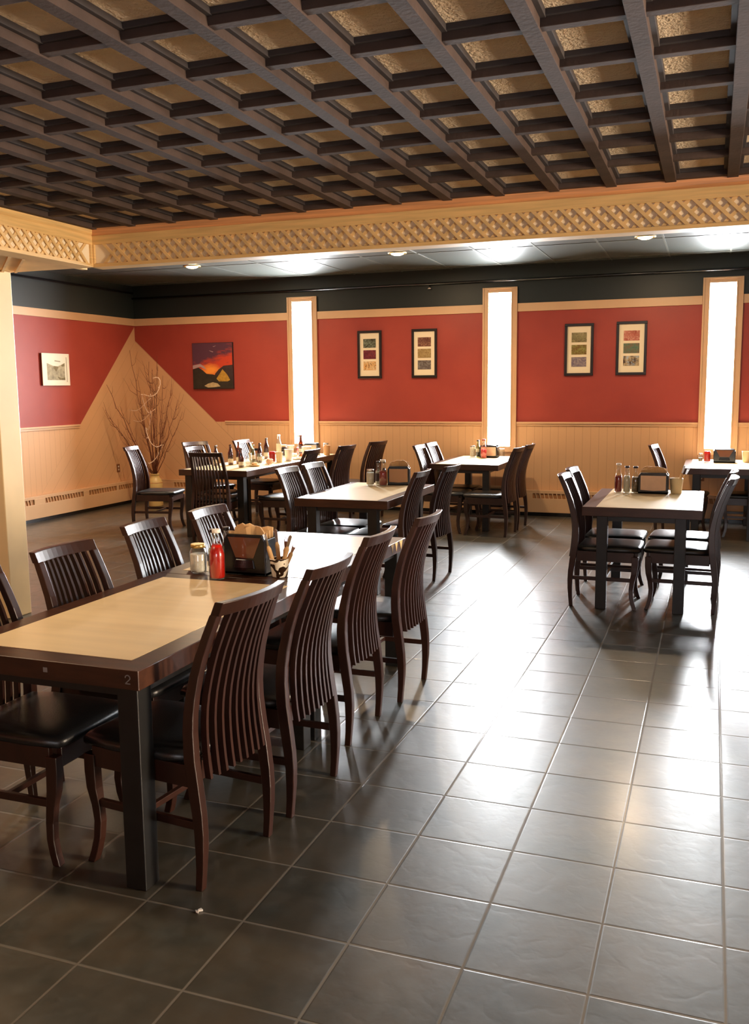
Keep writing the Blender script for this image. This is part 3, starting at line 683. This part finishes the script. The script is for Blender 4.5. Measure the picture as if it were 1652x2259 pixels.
# (x, y) of the point between the rear legs, heading in degrees, label, group
GA, GB, GC, GD, GF = 'chairs at the near long table', 'chairs at the middle table', 'chairs at the middle window table', 'chairs at the right-hand table', 'chairs round the cluttered table'
SW = 'dark wooden slat-back chair '
CH = [
 (-1.612, 0.320, 174, SW+"nearest the camera on the right of the long table", GA),
 (-1.570, 0.890, 178, SW+"second from the camera, right of the long table", GA),
 (-1.630, 1.630, 180, SW+"third from the camera, right of the long table", GA),
 (-1.585, 2.265, 179, SW+"farthest along the right of the long table", GA),
 (-2.640, 0.300, 0, SW+"cut by the left frame edge, left of long table", GA),
 (-2.622, 0.860, -2, SW+"left of the long table, second from the camera", GA),
 (-2.700, 1.585, 2, SW+"left of the long table, third from the camera", GA),
 (-2.665, 2.160, 0, SW+"left of the long table, behind its napkin box", GA),
 (-2.370, 4.690, 180, SW+"nearer of the two right of the middle table", GB),
 (-2.265, 5.235, 176, SW+"farther of the two right of the middle table", GB),
 (-3.368, 4.660, -2, SW+"nearer of the two left of the middle table", GB),
 (-3.340, 5.140, -3, SW+"farther of the two left of the middle table", GB),
 (-4.290, 6.830, 180, SW+"tucked to the right side of the cluttered table", GF),
 (-4.180, 7.600, 172, SW+"pulled out right of the cluttered table", GF),
 (-4.090, 8.430, 166, SW+'standing alone by the back wall outlet', GF),
 (-3.170, 7.780, -1, SW+"nearer of two left of the middle window table", GC),
 (-3.170, 8.260, -2, SW+"farther of two left of the middle window table", GC),
 (-2.170, 7.660, 176, SW+"nearer of two right of the middle window table", GC),
 (-2.150, 8.190, 178, SW+"farther of two right of the middle window table", GC),
 (-1.035, 4.690, 0, SW+'front left of the four at the right-hand table', GD),
 (-1.050, 5.210, -2, SW+'back left of the four at the right-hand table', GD),
 (-0.035, 4.735, 178, SW+'front right of the four at the right-hand table', GD),
 (-0.030, 5.240, 176, SW+'back right of the four at the right-hand table', GD),
 (-0.600, 8.350, -8, SW+'left of the table under the third tall window', None),
 (0.520, 8.350, 180, SW+"right of the table under the third tall window", None),
 (-5.130, 6.220, 98, SW+"at the cluttered table's near end, back to camera", GF),
 (-6.210, 7.820, -26, SW+"angled left of the cluttered table, slats shining", GF),
 (-5.790, 8.330, -4, SW+"left of cluttered table, nearest the back wall", GF),
 (-5.700, 7.000, -2, SW+"left of cluttered table, nearest its end chair", GF),
 (-6.470, 6.880, 12, SW+"standing alone in front of the corner crock", None),
]
proto = None
for i, (x, y, head, label, grp) in enumerate(CH):
    rz = math.radians(head-90)
    if proto is None:
        proto = make_chair(label); proto.location = (x, y, 0); proto.rotation_euler = (0, 0, rz)
        if grp: proto['group'] = grp
    else:
        o = dup(proto, (x, y, 0), rz, label, grp)
        if not grp and 'group' in o: del o['group']

# ------------------------------------------------------------------ tableware builders
def jar(label, loc, r, h, fill, fillh, lid=None, handle=False, name='mason_jar', cat='jar', glass=None, group=None):
    t = thing(name, label, cat, loc, 0, group)
    q = MB(); q.lathe([(r*0.8, 0), (r*0.97, 0.006), (r, 0.016), (r, h*0.74), (r*0.86, h*0.82), (r*0.78, h*0.86), (r*0.80, h*0.99), (r*0.76, h)], 24, cap=True); q.build('glass_body', glass or M_GLASS, t, smooth=True)
    if fill:
        q = MB(); q.lathe([(r*0.80, 0.008), (r*0.93, 0.018), (r*0.93, fillh-0.004), (r*0.90, fillh)], 24); q.build('contents', fill, t)
    if lid:
        q = MB(); q.lathe([(r*0.82, h*0.88), (r*0.86, h*0.89), (r*0.86, h*1.00), (r*0.80, h*1.01)], 24); q.build('lid_band', lid, t)
    return t
def bottle(label, loc, r, h, glass, fill=None, fillh=0.1, cap=None, lab=None, labm=None, name='bottle', cat='bottle', neck=0.42, shoulder=0.55, group=None):
    t = thing(name, label, cat, loc, 0, group); nr = r*neck
    q = MB(); q.lathe([(r*0.88, 0), (r, 0.008), (r, h*shoulder), (r*0.9, h*(shoulder+0.07)), (r*0.62, h*(shoulder+0.17)), (nr*1.05, h*0.84), (nr, h*0.93), (nr*1.2, h*0.95), (nr*1.15, h)], 20); q.build('glass_body', glass, t, smooth=True)
    if fill:
        q = MB(); rr = [(r*0.84, 0.006), (r*0.94, 0.012)]
        if fillh <= h*shoulder: rr += [(r*0.94, fillh)]
        else: rr += [(r*0.94, h*shoulder), (r*0.84, h*(shoulder+0.07)), (max(nr*0.9, r*(0.84-0.9*(fillh/h-shoulder-0.07)*2.2)), fillh)]
        q.lathe(rr, 20); q.build('contents', fill, t)
    if cap:
        q = MB(); q.lathe([(nr*1.25, h*0.93), (nr*1.3, h*0.935), (nr*1.3, h*0.998), (nr*1.15, h*1.004)], 16); q.build('cap', cap, t)
    if lab:
        q = MB(); q.lathe([(r*1.01, h*lab[0]), (r*1.012, h*lab[0]+0.001), (r*1.012, h*lab[1])], 20, cap=False); q.build('label', labm or M_LABEL, t)
    return t
def dispenser(label, loc, rz, w, d, h, plate, napkin=M_NAPK, top=True, group=None, rise=1.0):
    t = thing('napkin_dispenser', label, 'napkin dispenser', loc, rz, group)
    hw = w/2; q = MB()
    q.prism([(-hw, -d/2, 0), (hw, -d/2, 0), (hw*0.97, -d/2, h*0.80), (hw*0.84, -d/2, h*0.93), (-hw*0.84, -d/2, h*0.93), (-hw*0.97, -d/2, h*0.80)], (0, 0.010, 0))
    q.prism([(-hw, d/2-0.010, 0), (hw, d/2-0.010, 0), (hw*0.97, d/2-0.010, h*0.80), (hw*0.84, d/2-0.010, h*0.93), (-hw*0.84, d/2-0.010, h*0.93), (-hw*0.97, d/2-0.010, h*0.80)], (0, 0.010, 0))
    q.box(-hw, hw, -d/2, d/2, 0, 0.018); q.box(-hw, -hw+0.008, -d/2, d/2, 0.0, h*0.82); q.box(hw-0.008, hw, -d/2, d/2, 0.0, h*0.82)
    q.build('housing', M_BLACK, t, bevel=0.004)
    if plate == 'smoke':
        q = MB(); q.prism([(-hw*0.78, -d/2-0.003, h*0.86), (hw*0.78, -d/2-0.003, h*0.86), (hw*0.42, -d/2-0.003, h*0.40), (-hw*0.42, -d/2-0.003, h*0.40)], (0, 0.0032, 0)); q.build('window', mat('smoked_window', srgb(104, 66, 46), 0.08, spec=0.6), t)
        q = MB(); q.prism([(-hw*0.5, -d/2-0.010, h*0.16), (hw*0.5, -d/2-0.010, h*0.16), (hw*0.42, -d/2-0.003, h*0.36), (-hw*0.42, -d/2-0.003, h*0.36)], (0, 0.008, 0)); q.build('pull_lip', M_BLACK, t, bevel=0.003)
    else:
        q = MB(); q.prism([(-hw*0.84, -d/2-0.003, h*0.16), (0, -d/2-0.003, h*0.13), (hw*0.84, -d/2-0.003, h*0.16), (hw*0.84, -d/2-0.003, h*0.80), (-hw*0.84, -d/2-0.003, h*0.80)], (0, 0.0035, 0)); q.build('face_plate', plate, t, bevel=0.002)
    if top:
        for k in range(4):
            q = MB(); yy = -d*0.32+k*d*0.2; n = 8; rings = []
            for j in range(n+1):
                u = -1+2*j/n; x = u*hw*0.86; z = h*(0.95+0.20*rise*math.sqrt(max(0, 1-u*u*0.9))*(1-0.08*k)+0.07*math.sin(2.2*u+k*1.7+x*9)) + random.uniform(-1, 1)*0.005
                rings.append([(x, yy, h*0.3), (x, yy+0.012, h*0.3), (x, yy+0.014+0.008*math.sin(j*1.3+k), z), (x, yy+0.004+0.008*math.sin(j*1.3+k), z)])
            q.loft(rings); q.build('napkin', napkin, t)
    return t
def cup(label, loc, r, h, m, name='cup', cat='cup', group=None, spots=None):
    t = thing(name, label, cat, loc, 0, group)
    q = MB(); q.lathe([(r*0.76, 0), (r*0.80, 0.004), (r*0.98, h*0.93), (r, h), (r*0.93, h), (r*0.90, h*0.93), (r*0.72, 0.012), (0.0005, 0.010)], 28, cap=True); q.build('cup_wall', m, t)
    return t
def roll(label, base, top, metal, kind, grp):
    """cutlery wrapped in a paper napkin, standing in a cup"""
    base, top = Vector(base), Vector(top); d = (top-base); L = d.length; d.normalize()
    t = thing('wrapped_cutlery', label, 'cutlery', base, 0, grp)
    q = MB(); q.tube([(0, 0, 0), d*L*0.30, d*L*0.62, d*L*0.70], [0.007, 0.010, 0.011, 0.006], 8); q.build('napkin_wrap', M_NAPK, t)
    q = MB(); side = d.cross(Vector((0, 1, 0))); side.normalize(); nrm = d.cross(side)
    if kind == 'knife':
        q.prism([d*L*0.6-side*0.006, d*L*0.6+side*0.006, d*L*0.95+side*0.009, d*L+side*0.003, d*L*0.97-side*0.008], nrm*0.002)
    else:
        q.prism([d*L*0.6-side*0.004, d*L*0.6+side*0.004, d*L*0.82+side*0.009, d*L*0.86+side*0.010, d*L*0.86-side*0.010, d*L*0.82-side*0.009], nrm*0.002)
        for k in (-1.5, -0.5, 0.5, 1.5): q.prism([d*L*0.855+side*(k*0.0055-0.0016), d*L*0.855+side*(k*0.0055+0.0016), d*L+side*(k*0.005+0.001), d*L+side*(k*0.005-0.001)], nrm*0.002)
    q.build('utensil', metal, t); return t

Z = TH + 0.0008
# --- near long table
jar('mason jar of cloudy pale liquid, leftmost on the near long table', (-2.398, 1.440, Z), 0.041, 0.142, M_SUGAR, 0.095, M_GOLD)
bottle('clear vinegar bottle with a dark label, just behind the near ketchup', (-2.322, 1.455, Z), 0.026, 0.215, M_GLASS, M_VIN, 0.11, M_CAP, (0.18, 0.45), M_LABELD, 'vinegar_bottle', 'bottle', 0.5, 0.5)
bottle('dark vinegar bottle with a black cap, between near ketchup and napkin box', (-2.295, 1.535, Z), 0.027, 0.215, M_GLASS, M_DARKLIQ, 0.12, M_CAP, (0.18, 0.42), M_LABEL, 'vinegar_bottle', 'bottle', 0.5, 0.5)
bottle('bright red glass ketchup bottle on the near long table', (-2.240, 1.345, Z), 0.0365, 0.235, M_GLASS, M_KETCH, 0.165, M_WHITE, None, None, 'ketchup_bottle', 'bottle', 0.42, 0.50)
dispenser('large black napkin dispenser with a smoked window on the near long table', (-2.155, 1.520, Z), 0.0, 0.222, 0.130, 0.212, 'smoke', rise=0.6)
m_orn = bpy.data.materials.new('ornate_black_scroll'); m_orn.use_nodes = True; h = NT(m_orn); nt = m_orn.node_tree
tc = nt.nodes.new('ShaderNodeTexCoord'); wv = nt.nodes.new('ShaderNodeTexWave'); wv.wave_type = 'RINGS'; wv.inputs['Scale'].default_value = 9; wv.inputs['Distortion'].default_value = 9; wv.inputs['Detail'].default_value = 1
wv.inputs['Detail Scale'].default_value = 2.2; nt.links.new(tc.outputs['Object'], wv.inputs['Vector'])
nt.links.new(h.mix(h.math('GREATER_THAN', wv.outputs['Fac'], 0.62), G(236, 224, 200), G(44, 28, 16)), nt.nodes['Principled BSDF'].inputs['Base Color']); nt.nodes['Principled BSDF'].inputs['Roughness'].default_value = 0.2
cup('white cup with brown scroll pattern holding cutlery on the near long table', (-1.985, 1.485, Z), 0.048, 0.088, m_orn, 'cutlery_cup')
bc = Vector((-1.985, 1.485, Z+0.016))
for dx, dy, hx, hy, hz, kd, lb in (( -0.012, -0.010, -0.085, -0.02, 0.185, 'fork', 'napkin wrapped fork leaning left in the scroll patterned cup, foremost'),
        (-0.005, 0.012, -0.040, 0.03, 0.205, 'knife', 'napkin wrapped knife leaning left, its rounded blade tallest in the scroll cup'),
        (0.010, 0.022, 0.012, 0.06, 0.165, 'fork', 'napkin wrapped fork standing upright at the back of the scroll cup'),
        (0.006, -0.006, 0.078, 0.0, 0.185, 'knife', 'napkin wrapped knife leaning right in the scroll patterned cup'),
        (0.016, 0.0, 0.095, 0.02, 0.145, 'fork', 'napkin wrapped fork leaning farthest right in the scroll cup')):
    roll(lb, bc+Vector((dx, dy, 0)), bc+Vector((hx*0.8, hy, hz)), M_STEEL, kd, 'cutlery in the scroll cup')
# --- middle table
jar('sugar jar on the middle table beside the ketchup', (-2.985, 5.40, Z), 0.036, 0.145, M_SUGAR, 0.115, M_CHROME, name='sugar_jar')
bottle('clear vinegar bottle with a brown label behind the middle table sugar jar', (-2.935, 5.47, Z), 0.025, 0.215, M_GLASS, M_VIN, 0.12, M_CAP, (0.15, 0.5), M_LABELD, 'vinegar_bottle', 'bottle', 0.5, 0.5)
bottle('dark vinegar bottle squeezed behind the ketchup of the middle table', (-2.895, 5.52, Z), 0.025, 0.210, M_GLASS, M_DARKLIQ, 0.15, M_CAP, None, None, 'vinegar_bottle', 'bottle', 0.5, 0.5)
bottle('red ketchup bottle with an empty white neck on the middle table', (-2.862, 5.40, Z), 0.037, 0.235, M_GLASS, M_KETCHD, 0.125, M_WHITE, None, None, 'ketchup_bottle', 'bottle', 0.5, 0.50)
dispenser('black napkin dispenser with tall napkins on the middle table, turned sideways', (-2.755, 5.535, Z), math.radians(14), 0.200, 0.14, 0.185, mat('tan_plate', srgb(190, 140, 92), 0.3))
# --- window table
jar('slender sugar jar, leftmost on the table under the middle window', (-2.885, 8.80, Z), 0.036, 0.145, M_SUGAR, 0.13, M_CHROME, name='sugar_jar')
bottle('dark bottle with white label on the table under the middle window', (-2.83, 8.86, Z), 0.026, 0.215, M_GREENG, M_DARKLIQ, 0.10, M_CAP, (0.3, 0.5), M_LABEL, 'sauce_bottle', 'bottle', 0.5, 0.5)
bottle('red ketchup bottle with a red cap on the table under the middle window', (-2.725, 8.72, Z), 0.038, 0.235, M_GLASS, M_KETCH, 0.110, mat('red_cap', srgb(150, 50, 24), 0.4), None, None, 'ketchup_bottle', 'bottle', 0.45, 0.50)
dispenser('black napkin dispenser with a pale pink face under the middle window', (-2.685, 8.86, Z), 0.0, 0.225, 0.13, 0.165, M_NAPW, top=False)
jar('clear empty glass at the right end of the middle window table', (-2.53, 8.86, Z), 0.042, 0.11, None, 0, None, name='drinking_glass', cat='glass')
# --- right-hand table
bottle('red ketchup bottle, leftmost on the right-hand table', (-0.800, 5.42, Z), 0.031, 0.240, M_GLASS, M_KETCHD, 0.125, M_WHITE, None, None, 'ketchup_bottle', 'bottle', 0.48, 0.50)
bottle('clear vinegar bottle of pale liquid next to the ketchup on the right-hand table', (-0.732, 5.41, Z), 0.028, 0.220, M_GLASS, M_VIN, 0.14, M_CAP, None, None, 'vinegar_bottle', 'bottle', 0.5, 0.5)
bottle('clear bottle with greyish contents beside the right-hand napkin dispenser', (-0.665, 5.42, Z), 0.030, 0.218, M_GLASS, mat('pepper_mix', srgb(120, 96, 66), 0.7, noise=(90, 0.5)), 0.13, M_CAP, None, None, 'seasoning_bottle', 'bottle', 0.5, 0.5)
jar('small salt shaker with a dark lid tucked behind the seasoning bottle', (-0.632, 5.52, Z), 0.020, 0.11, M_SUGAR, 0.07, M_CAP, name='salt_shaker', cat='shaker')
dispenser('black napkin dispenser with a pale face, centre of the right-hand table', (-0.522, 5.44, Z), 0.0, 0.235, 0.14, 0.185, M_NAPW)
cup('plain cream cup holding wooden-looking spoons on the right-hand table', (-0.345, 5.46, Z), 0.054, 0.125, M_CREAMC, 'cutlery_cup')
bc = Vector((-0.345, 5.46, Z+0.016))
roll('napkin wrapped knife with dark tip in the plain cream cup', bc+Vector((0, 0, 0)), bc+Vector((0.060, 0, 0.215)), M_STEEL, 'knife', 'cutlery in the cream cup')
roll('napkin wrapped fork leaning farthest right in the plain cream cup', bc+Vector((0.012, 0.022, 0)), bc+Vector((0.095, 0.03, 0.20)), M_STEEL, 'fork', 'cutlery in the cream cup')
# --- table under the third window
jar('small salt shaker beside the red jar under the third window', (-0.200, 8.72, Z), 0.024, 0.098, mat('grey_salt', srgb(150, 140, 120), 0.8), 0.05, M_CHROME, name='salt_shaker', cat='shaker')
jar('squat red ketchup jar on the table under the third window', (-0.128, 8.70, Z), 0.037, 0.125, M_KETCH, 0.115, M_KETCH, name='ketchup_jar')
dispenser('black napkin dispenser under the third tall window', (0.055, 8.72, Z), 0.0, 0.235, 0.13, 0.165, 'smoke', top=False)
cup('cream mug at the right frame edge under the third window', (0.290, 8.78, Z), 0.052, 0.125, M_CREAMC, 'mug')

# --- cluttered table
GB2 = 'bottles on the cluttered table'
def beer(label, x, y, h=0.235, g=M_BROWNG, lab=(0.12, 0.30), neck=0.42, fill=None, r=0.031, cap=None):
    bottle(label, (x, y, Z), r, h, g, fill, h*0.4, cap, lab, M_LABEL, 'beer_bottle' if g is M_BROWNG else 'glass_bottle', 'bottle', neck, 0.55, GB2)
beer('brown beer bottle poking up behind the end chair of the cluttered table', -5.47, 6.95)
beer('brown beer bottle, left of the pair at the near left of the cluttered table', -5.36, 7.10)
beer('brown beer bottle, right of the pair, slightly taller, on the cluttered table', -5.33, 7.24, 0.262)
beer('brown beer bottle closest to the camera on the cluttered table', -5.06, 6.80, 0.220)
jar('tall clear empty glass beside the closest beer bottle on the cluttered table', (-5.03, 6.93, Z), 0.038, 0.15, None, 0, None, name='drinking_glass', cat='glass', group='glasses on the cluttered table')
beer('clear greenish bottle behind the tall empty glass on the cluttered table', -5.09, 7.14, 0.235, M_GREENG, (0.3, 0.5))
beer('clear glass bottle with white neck, left of the dark red napkin box', -5.36, 7.62, 0.235, M_GLASS, (0.3, 0.5), 0.42, M_VIN)
dn = dispenser('dark red framed napkin box at the middle of the cluttered table', (-5.245, 7.53, Z), math.radians(20), 0.10, 0.09, 0.175, mat('pinkish_plate', srgb(190, 130, 90), 0.4), top=False)
beer('brown beer bottle just right of the dark red napkin box', -5.17, 7.47, 0.232)
jar('short clear glass, left of two in front of the cluttered table ketchup', (-5.09, 7.28, Z), 0.042, 0.125, None, 0, None, name='drinking_glass', cat='glass', group='glasses on the cluttered table')
jar('short clear glass, right of two in front of the cluttered table ketchup', (-5.00, 7.30, Z), 0.042, 0.125, None, 0, None, name='drinking_glass', cat='glass', group='glasses on the cluttered table')
beer('tall brown bottle with amber neck behind the two short glasses', -5.36, 8.02, 0.262)
beer('white necked bottle, tallest at the middle of the cluttered table', -5.36, 8.38, 0.285, M_GLASS, (0.25, 0.6), 0.45, M_VIN, 0.033, M_WHITE)
jar('red ketchup jar at the middle of the cluttered table', (-5.035, 7.53, Z), 0.040, 0.130, M_KETCH, 0.12, M_KETCH, name='ketchup_jar')
cup('cream tumbler right of the ketchup jar on the cluttered table', (-4.955, 7.56, Z), 0.044, 0.125, M_CREAMC, 'tumbler')
cup('white plastic cup right of the cream tumbler on the cluttered table', (-4.945, 7.80, Z), 0.050, 0.14, M_WHITE, 'tumbler')
jar('dark jar with cream lid behind the white plastic cup', (-5.33, 8.45, Z), 0.045, 0.15, M_DARKLIQ, 0.12, M_CREAMC, name='sauce_jar')
cup('pale cup with grey print behind the dark jar on the cluttered table', (-5.25, 8.50, Z), 0.046, 0.145, M_WHITE, 'tumbler')
beer('clear ketchup-stained bottle beside the amber bottle, near the first window', -5.20, 8.64, 0.265, M_GLASS, None, 0.5, M_KETCHD, 0.028, M_WHITE)
beer('amber beer bottle in front of the first tall window', -5.125, 8.55, 0.275, M_BROWNG, (0.2, 0.35))
cup('white ceramic mug in front of the pale napkin dispenser', (-5.02, 8.50, Z), 0.060, 0.13, M_WHITE, 'mug')
dw = dispenser('pale napkin dispenser with a round emblem by the first tall window', (-5.08, 8.80, Z), 0.12, 0.19, 0.12, 0.165, M_NAPW, top=False)
q = MB(); rings = []
for k in range(24):
    a = 2*PI*k/24; rings.append([(0.05+r_*math.cos(a), -0.0645, 0.062+r_*math.sin(a)) for r_ in (0.018, 0.023)] + [(0.05+r_*math.cos(a), -0.0632, 0.062+r_*math.sin(a)) for r_ in (0.023, 0.018)])
q.loft(rings+[rings[0]], False); q.box(0.044, 0.056, -0.0645, -0.0632, 0.052, 0.072); q.build('round_emblem', M_STAIN, dw)
jar('clear jar between the pale napkin dispenser and the tan cup', (-4.915, 8.90, Z), 0.040, 0.15, M_VIN, 0.09, M_CHROME, name='sugar_jar')
cup('tan paper cup at the far right end of the cluttered table', (-4.855, 8.78, Z), 0.046, 0.13, M_TANC, 'paper_cup')
def crumple(label, loc, r, m, sq=0.7, name='crumpled_napkin', seed=1):
    rd = random.Random(seed); bm = bmesh.new(); bmesh.ops.create_icosphere(bm, subdivisions=3, radius=r)
    ph = [rd.uniform(0, 6) for _ in range(6)]
    for v in bm.verts:
        p = v.co.normalized(); k = 1+0.22*math.sin(5*p.x+ph[0])*math.sin(4*p.y+ph[1])+0.16*math.sin(9*p.z+ph[2]+3*p.x)+rd.uniform(-0.07, 0.07)
        v.co = p*r*k; v.co.z *= sq
    zm = min(v.co.z for v in bm.verts)
    for v in bm.verts: v.co.z -= zm
    me = bpy.data.meshes.new(name); bm.to_mesh(me); bm.free(); me.materials.append(m)
    o = bpy.data.objects.new(name, me); COL.objects.link(o); o.location = loc; return tag(o, label, name.replace('_', ' ').split()[-1])
crumple('crumpled pinkish napkin in front of the ketchup jar', (-4.93, 7.24, Z), 0.042, M_NAPW, 0.8, seed=3)
crumple('crumpled napkin behind the plates near the first window', (-5.22, 8.40, Z), 0.050, M_NAPW, 0.6, seed=5)
crumple('crumpled white napkin beside the plates near the first window', (-5.10, 8.30, Z), 0.045, M_WHITE, 0.55, seed=8)
def plate(label, loc, r, m):
    q = MB(); q.lathe([(r*0.55, 0), (r*0.62, 0.002), (r*0.95, 0.014), (r, 0.018), (r*0.93, 0.018), (r*0.60, 0.006), (0.0005, 0.005)], 28); o = q.build('plate', m); o.location = loc
    return tag(o, label, 'plate')
plate('small plate holding a piece of bread at the front of the cluttered table', (-4.985, 6.98, Z), 0.075, M_CREAMC)
o = crumple('half eaten piece of bread on the small plate', (-4.985, 6.98, Z+0.006), 0.040, M_BREAD, 0.45, 'bread_piece', 11)
plate('flat white plate near the right edge of the cluttered table', (-4.92, 8.02, Z), 0.10, M_WHITE)
crumple('folded napkin lying on the flat white plate', (-4.92, 8.02, Z+0.006), 0.040, M_NAPW, 0.3, seed=14)

# ------------------------------------------------------------------ corner crock with dry branches
ck = thing('stoneware_crock', 'tall cream crock with a brown ring standing in the corner', 'crock', (-7.50, 8.74, 0))
q = MB(); q.lathe([(0.098, 0), (0.102, 0.01), (0.102, 0.335), (0.098, 0.352), (0.080, 0.392), (0.062, 0.408), (0.058, 0.445), (0.066, 0.450), (0.066, 0.462), (0.052, 0.462), (0.050, 0.40), (0.0005, 0.39)], 32); q.build('crock_body', M_CROCK, ck)
q = MB(); q.lathe([(0.1025, 0.330), (0.1035, 0.332), (0.1035, 0.338), (0.102, 0.340)], 32, cap=False); q.build('brown_ring', M_STAIN, ck)
q = MB(); a0 = math.radians(-62)
def on(u, z): a = a0+u/0.1035; return (0.1035*math.cos(a), 0.1035*math.sin(a), z)
for (u0, z0_), (u1, z1_) in (((-0.022, 0.20), (-0.016, 0.28)), ((-0.016, 0.28), (0.022, 0.275)), ((0.022, 0.275), (0.030, 0.19)), ((0.030, 0.19), (-0.022, 0.20))):
    q.tube([on(u0, z0_), on(u1, z1_)], 0.0015, 5)
q.build('stamped_outline', M_STAIN, ck)
def branch_pts(p0, p1, n, wob, rd):
    p0, p1 = Vector(p0), Vector(p1); pts = []
    for i in range(n+1):
        t = i/n; p = p0.lerp(p1, t); p.z -= 0.10*math.sin(t*PI)*0.5
        if 0 < i: p += Vector((rd.uniform(-1, 1), rd.uniform(-1, 1)*0.5, rd.uniform(-1, 1)*0.4))*wob*(1 if i < n else 0.3)
        pts.append(p)
    return pts
rd = random.Random(21)
br = thing('dry_branch_arrangement', 'tall bunch of dry bare twigs standing in the corner crock', 'branches', (-7.50, 8.74, 0.42))
# tips given relative to the crock (x across, z up)
tips = [(-0.37, 0.0, 1.78, .007), (-0.62, -0.25, 1.30, .008), (-0.10, 0.1, 1.62, .007), (0.06, 0.1, 1.55, .006), (0.10, -0.1, 1.50, .008), (0.22, 0.0, 1.42, .006), (0.28, -0.1, 1.02, .006),
        (0.50, -0.05, 1.08, .006), (0.62, -0.1, 0.92, .005), (-0.55, -0.3, 0.85, .007), (-0.62, -0.3, 0.95, .004), (0.30, 0.1, 1.30, .005), (-0.24, 0.0, 1.36, .005), (-0.02, 0.2, 1.70, .005), (0.15, -0.3, 1.15, .005),
        (0.45, -0.3, 0.80, .004), (-0.35, -0.3, 1.0, .004), (0.02, 0.05, 1.35, .009), (-0.15, -0.1, 1.15, .006), (0.18, 0.1, 0.9, .005)]
tips_main = tips
for (tx, ty, tz, r) in tips_main:
    p0 = (rd.uniform(-0.02, 0.02), rd.uniform(-0.02, 0.02), 0.0); p1 = (tx*0.9, min(ty, 0.3), tz)
    pts = branch_pts(p0, p1, 9, 0.018, rd); q = MB(); q.tube(pts, [r*(1-0.8*i/9)+0.0012 for i in range(10)], 5)
    for k in range(7):                         # side twigs
        i = rd.randint(3, 8); s = pts[i]; dirv = (Vector(p1)-Vector(p0)).normalized()
        e = s + (dirv + Vector((rd.uniform(-0.9, 0.9), rd.uniform(-0.5, 0.4), rd.uniform(-0.2, 0.7)))).normalized()*rd.uniform(0.12, 0.32)
        if e.x < -0.58: e.x = -0.57
        if e.y > 0.48: e.y = 0.47
        sp_ = branch_pts(s, e, 4, 0.014, rd); q.tube(sp_, [0.0030, 0.0026, 0.0020, 0.0016, 0.0010], 4)
    for v in q.bm.verts:
        if v.co.x < -0.575: v.co.x = -0.575+ (v.co.x+0.575)*0.02
        if v.co.y > 0.49: v.co.y = 0.49
    q.build('branch', M_TWIG, br)
sl = MB(); pts = []
for k in range(46):
    t = k/45; z = 1.38-1.15*t; pts.append((0.10*math.sin(t*17)+0.05+0.06*math.cos(t*7), -0.12+0.05*math.sin(t*23), z+0.06*math.sin(t*31)))
sl.tube(pts, 0.0060, 5)
for k in range(2, 45, 3):
    p = Vector(pts[k]); sl.tube([p, p+Vector((rd.uniform(-0.03, 0.03), -0.01, rd.uniform(-0.01, 0.035)))], 0.0055, 5)
for dx, z in ((-0.28, 0.95), (-0.22, 0.80)):
    sl.tube([(dx+i*0.06, -0.14, z-0.05*math.sin(i*0.75)+i*0.018) for i in range(7)], 0.0040, 5)
o = sl.build('string_lights', M_STRING); o.location = (-7.50, 8.74, 0.42); tag(o, 'pale unlit string of fairy lights wound through the dry twigs', 'string lights')

# paper scrap on the floor
q = MB(); q.prism([(0, 0, 0.001), (0.012, 0.004, 0.001), (0.018, -0.012, 0.001), (0.009, -0.010, 0.001)], (0, 0, 0.003)); q.prism([(0.010, 0, 0.002), (0.016, 0.010, 0.002), (0.026, 0.004, 0.002), (0.014, -0.004, 0.002)], (0, 0, 0.006))
o = q.build('paper_scrap', M_PAPER); o.location = (-1.58, 0.0, 0); tag(o, 'tiny torn scrap of white paper on the floor tiles', 'scrap')
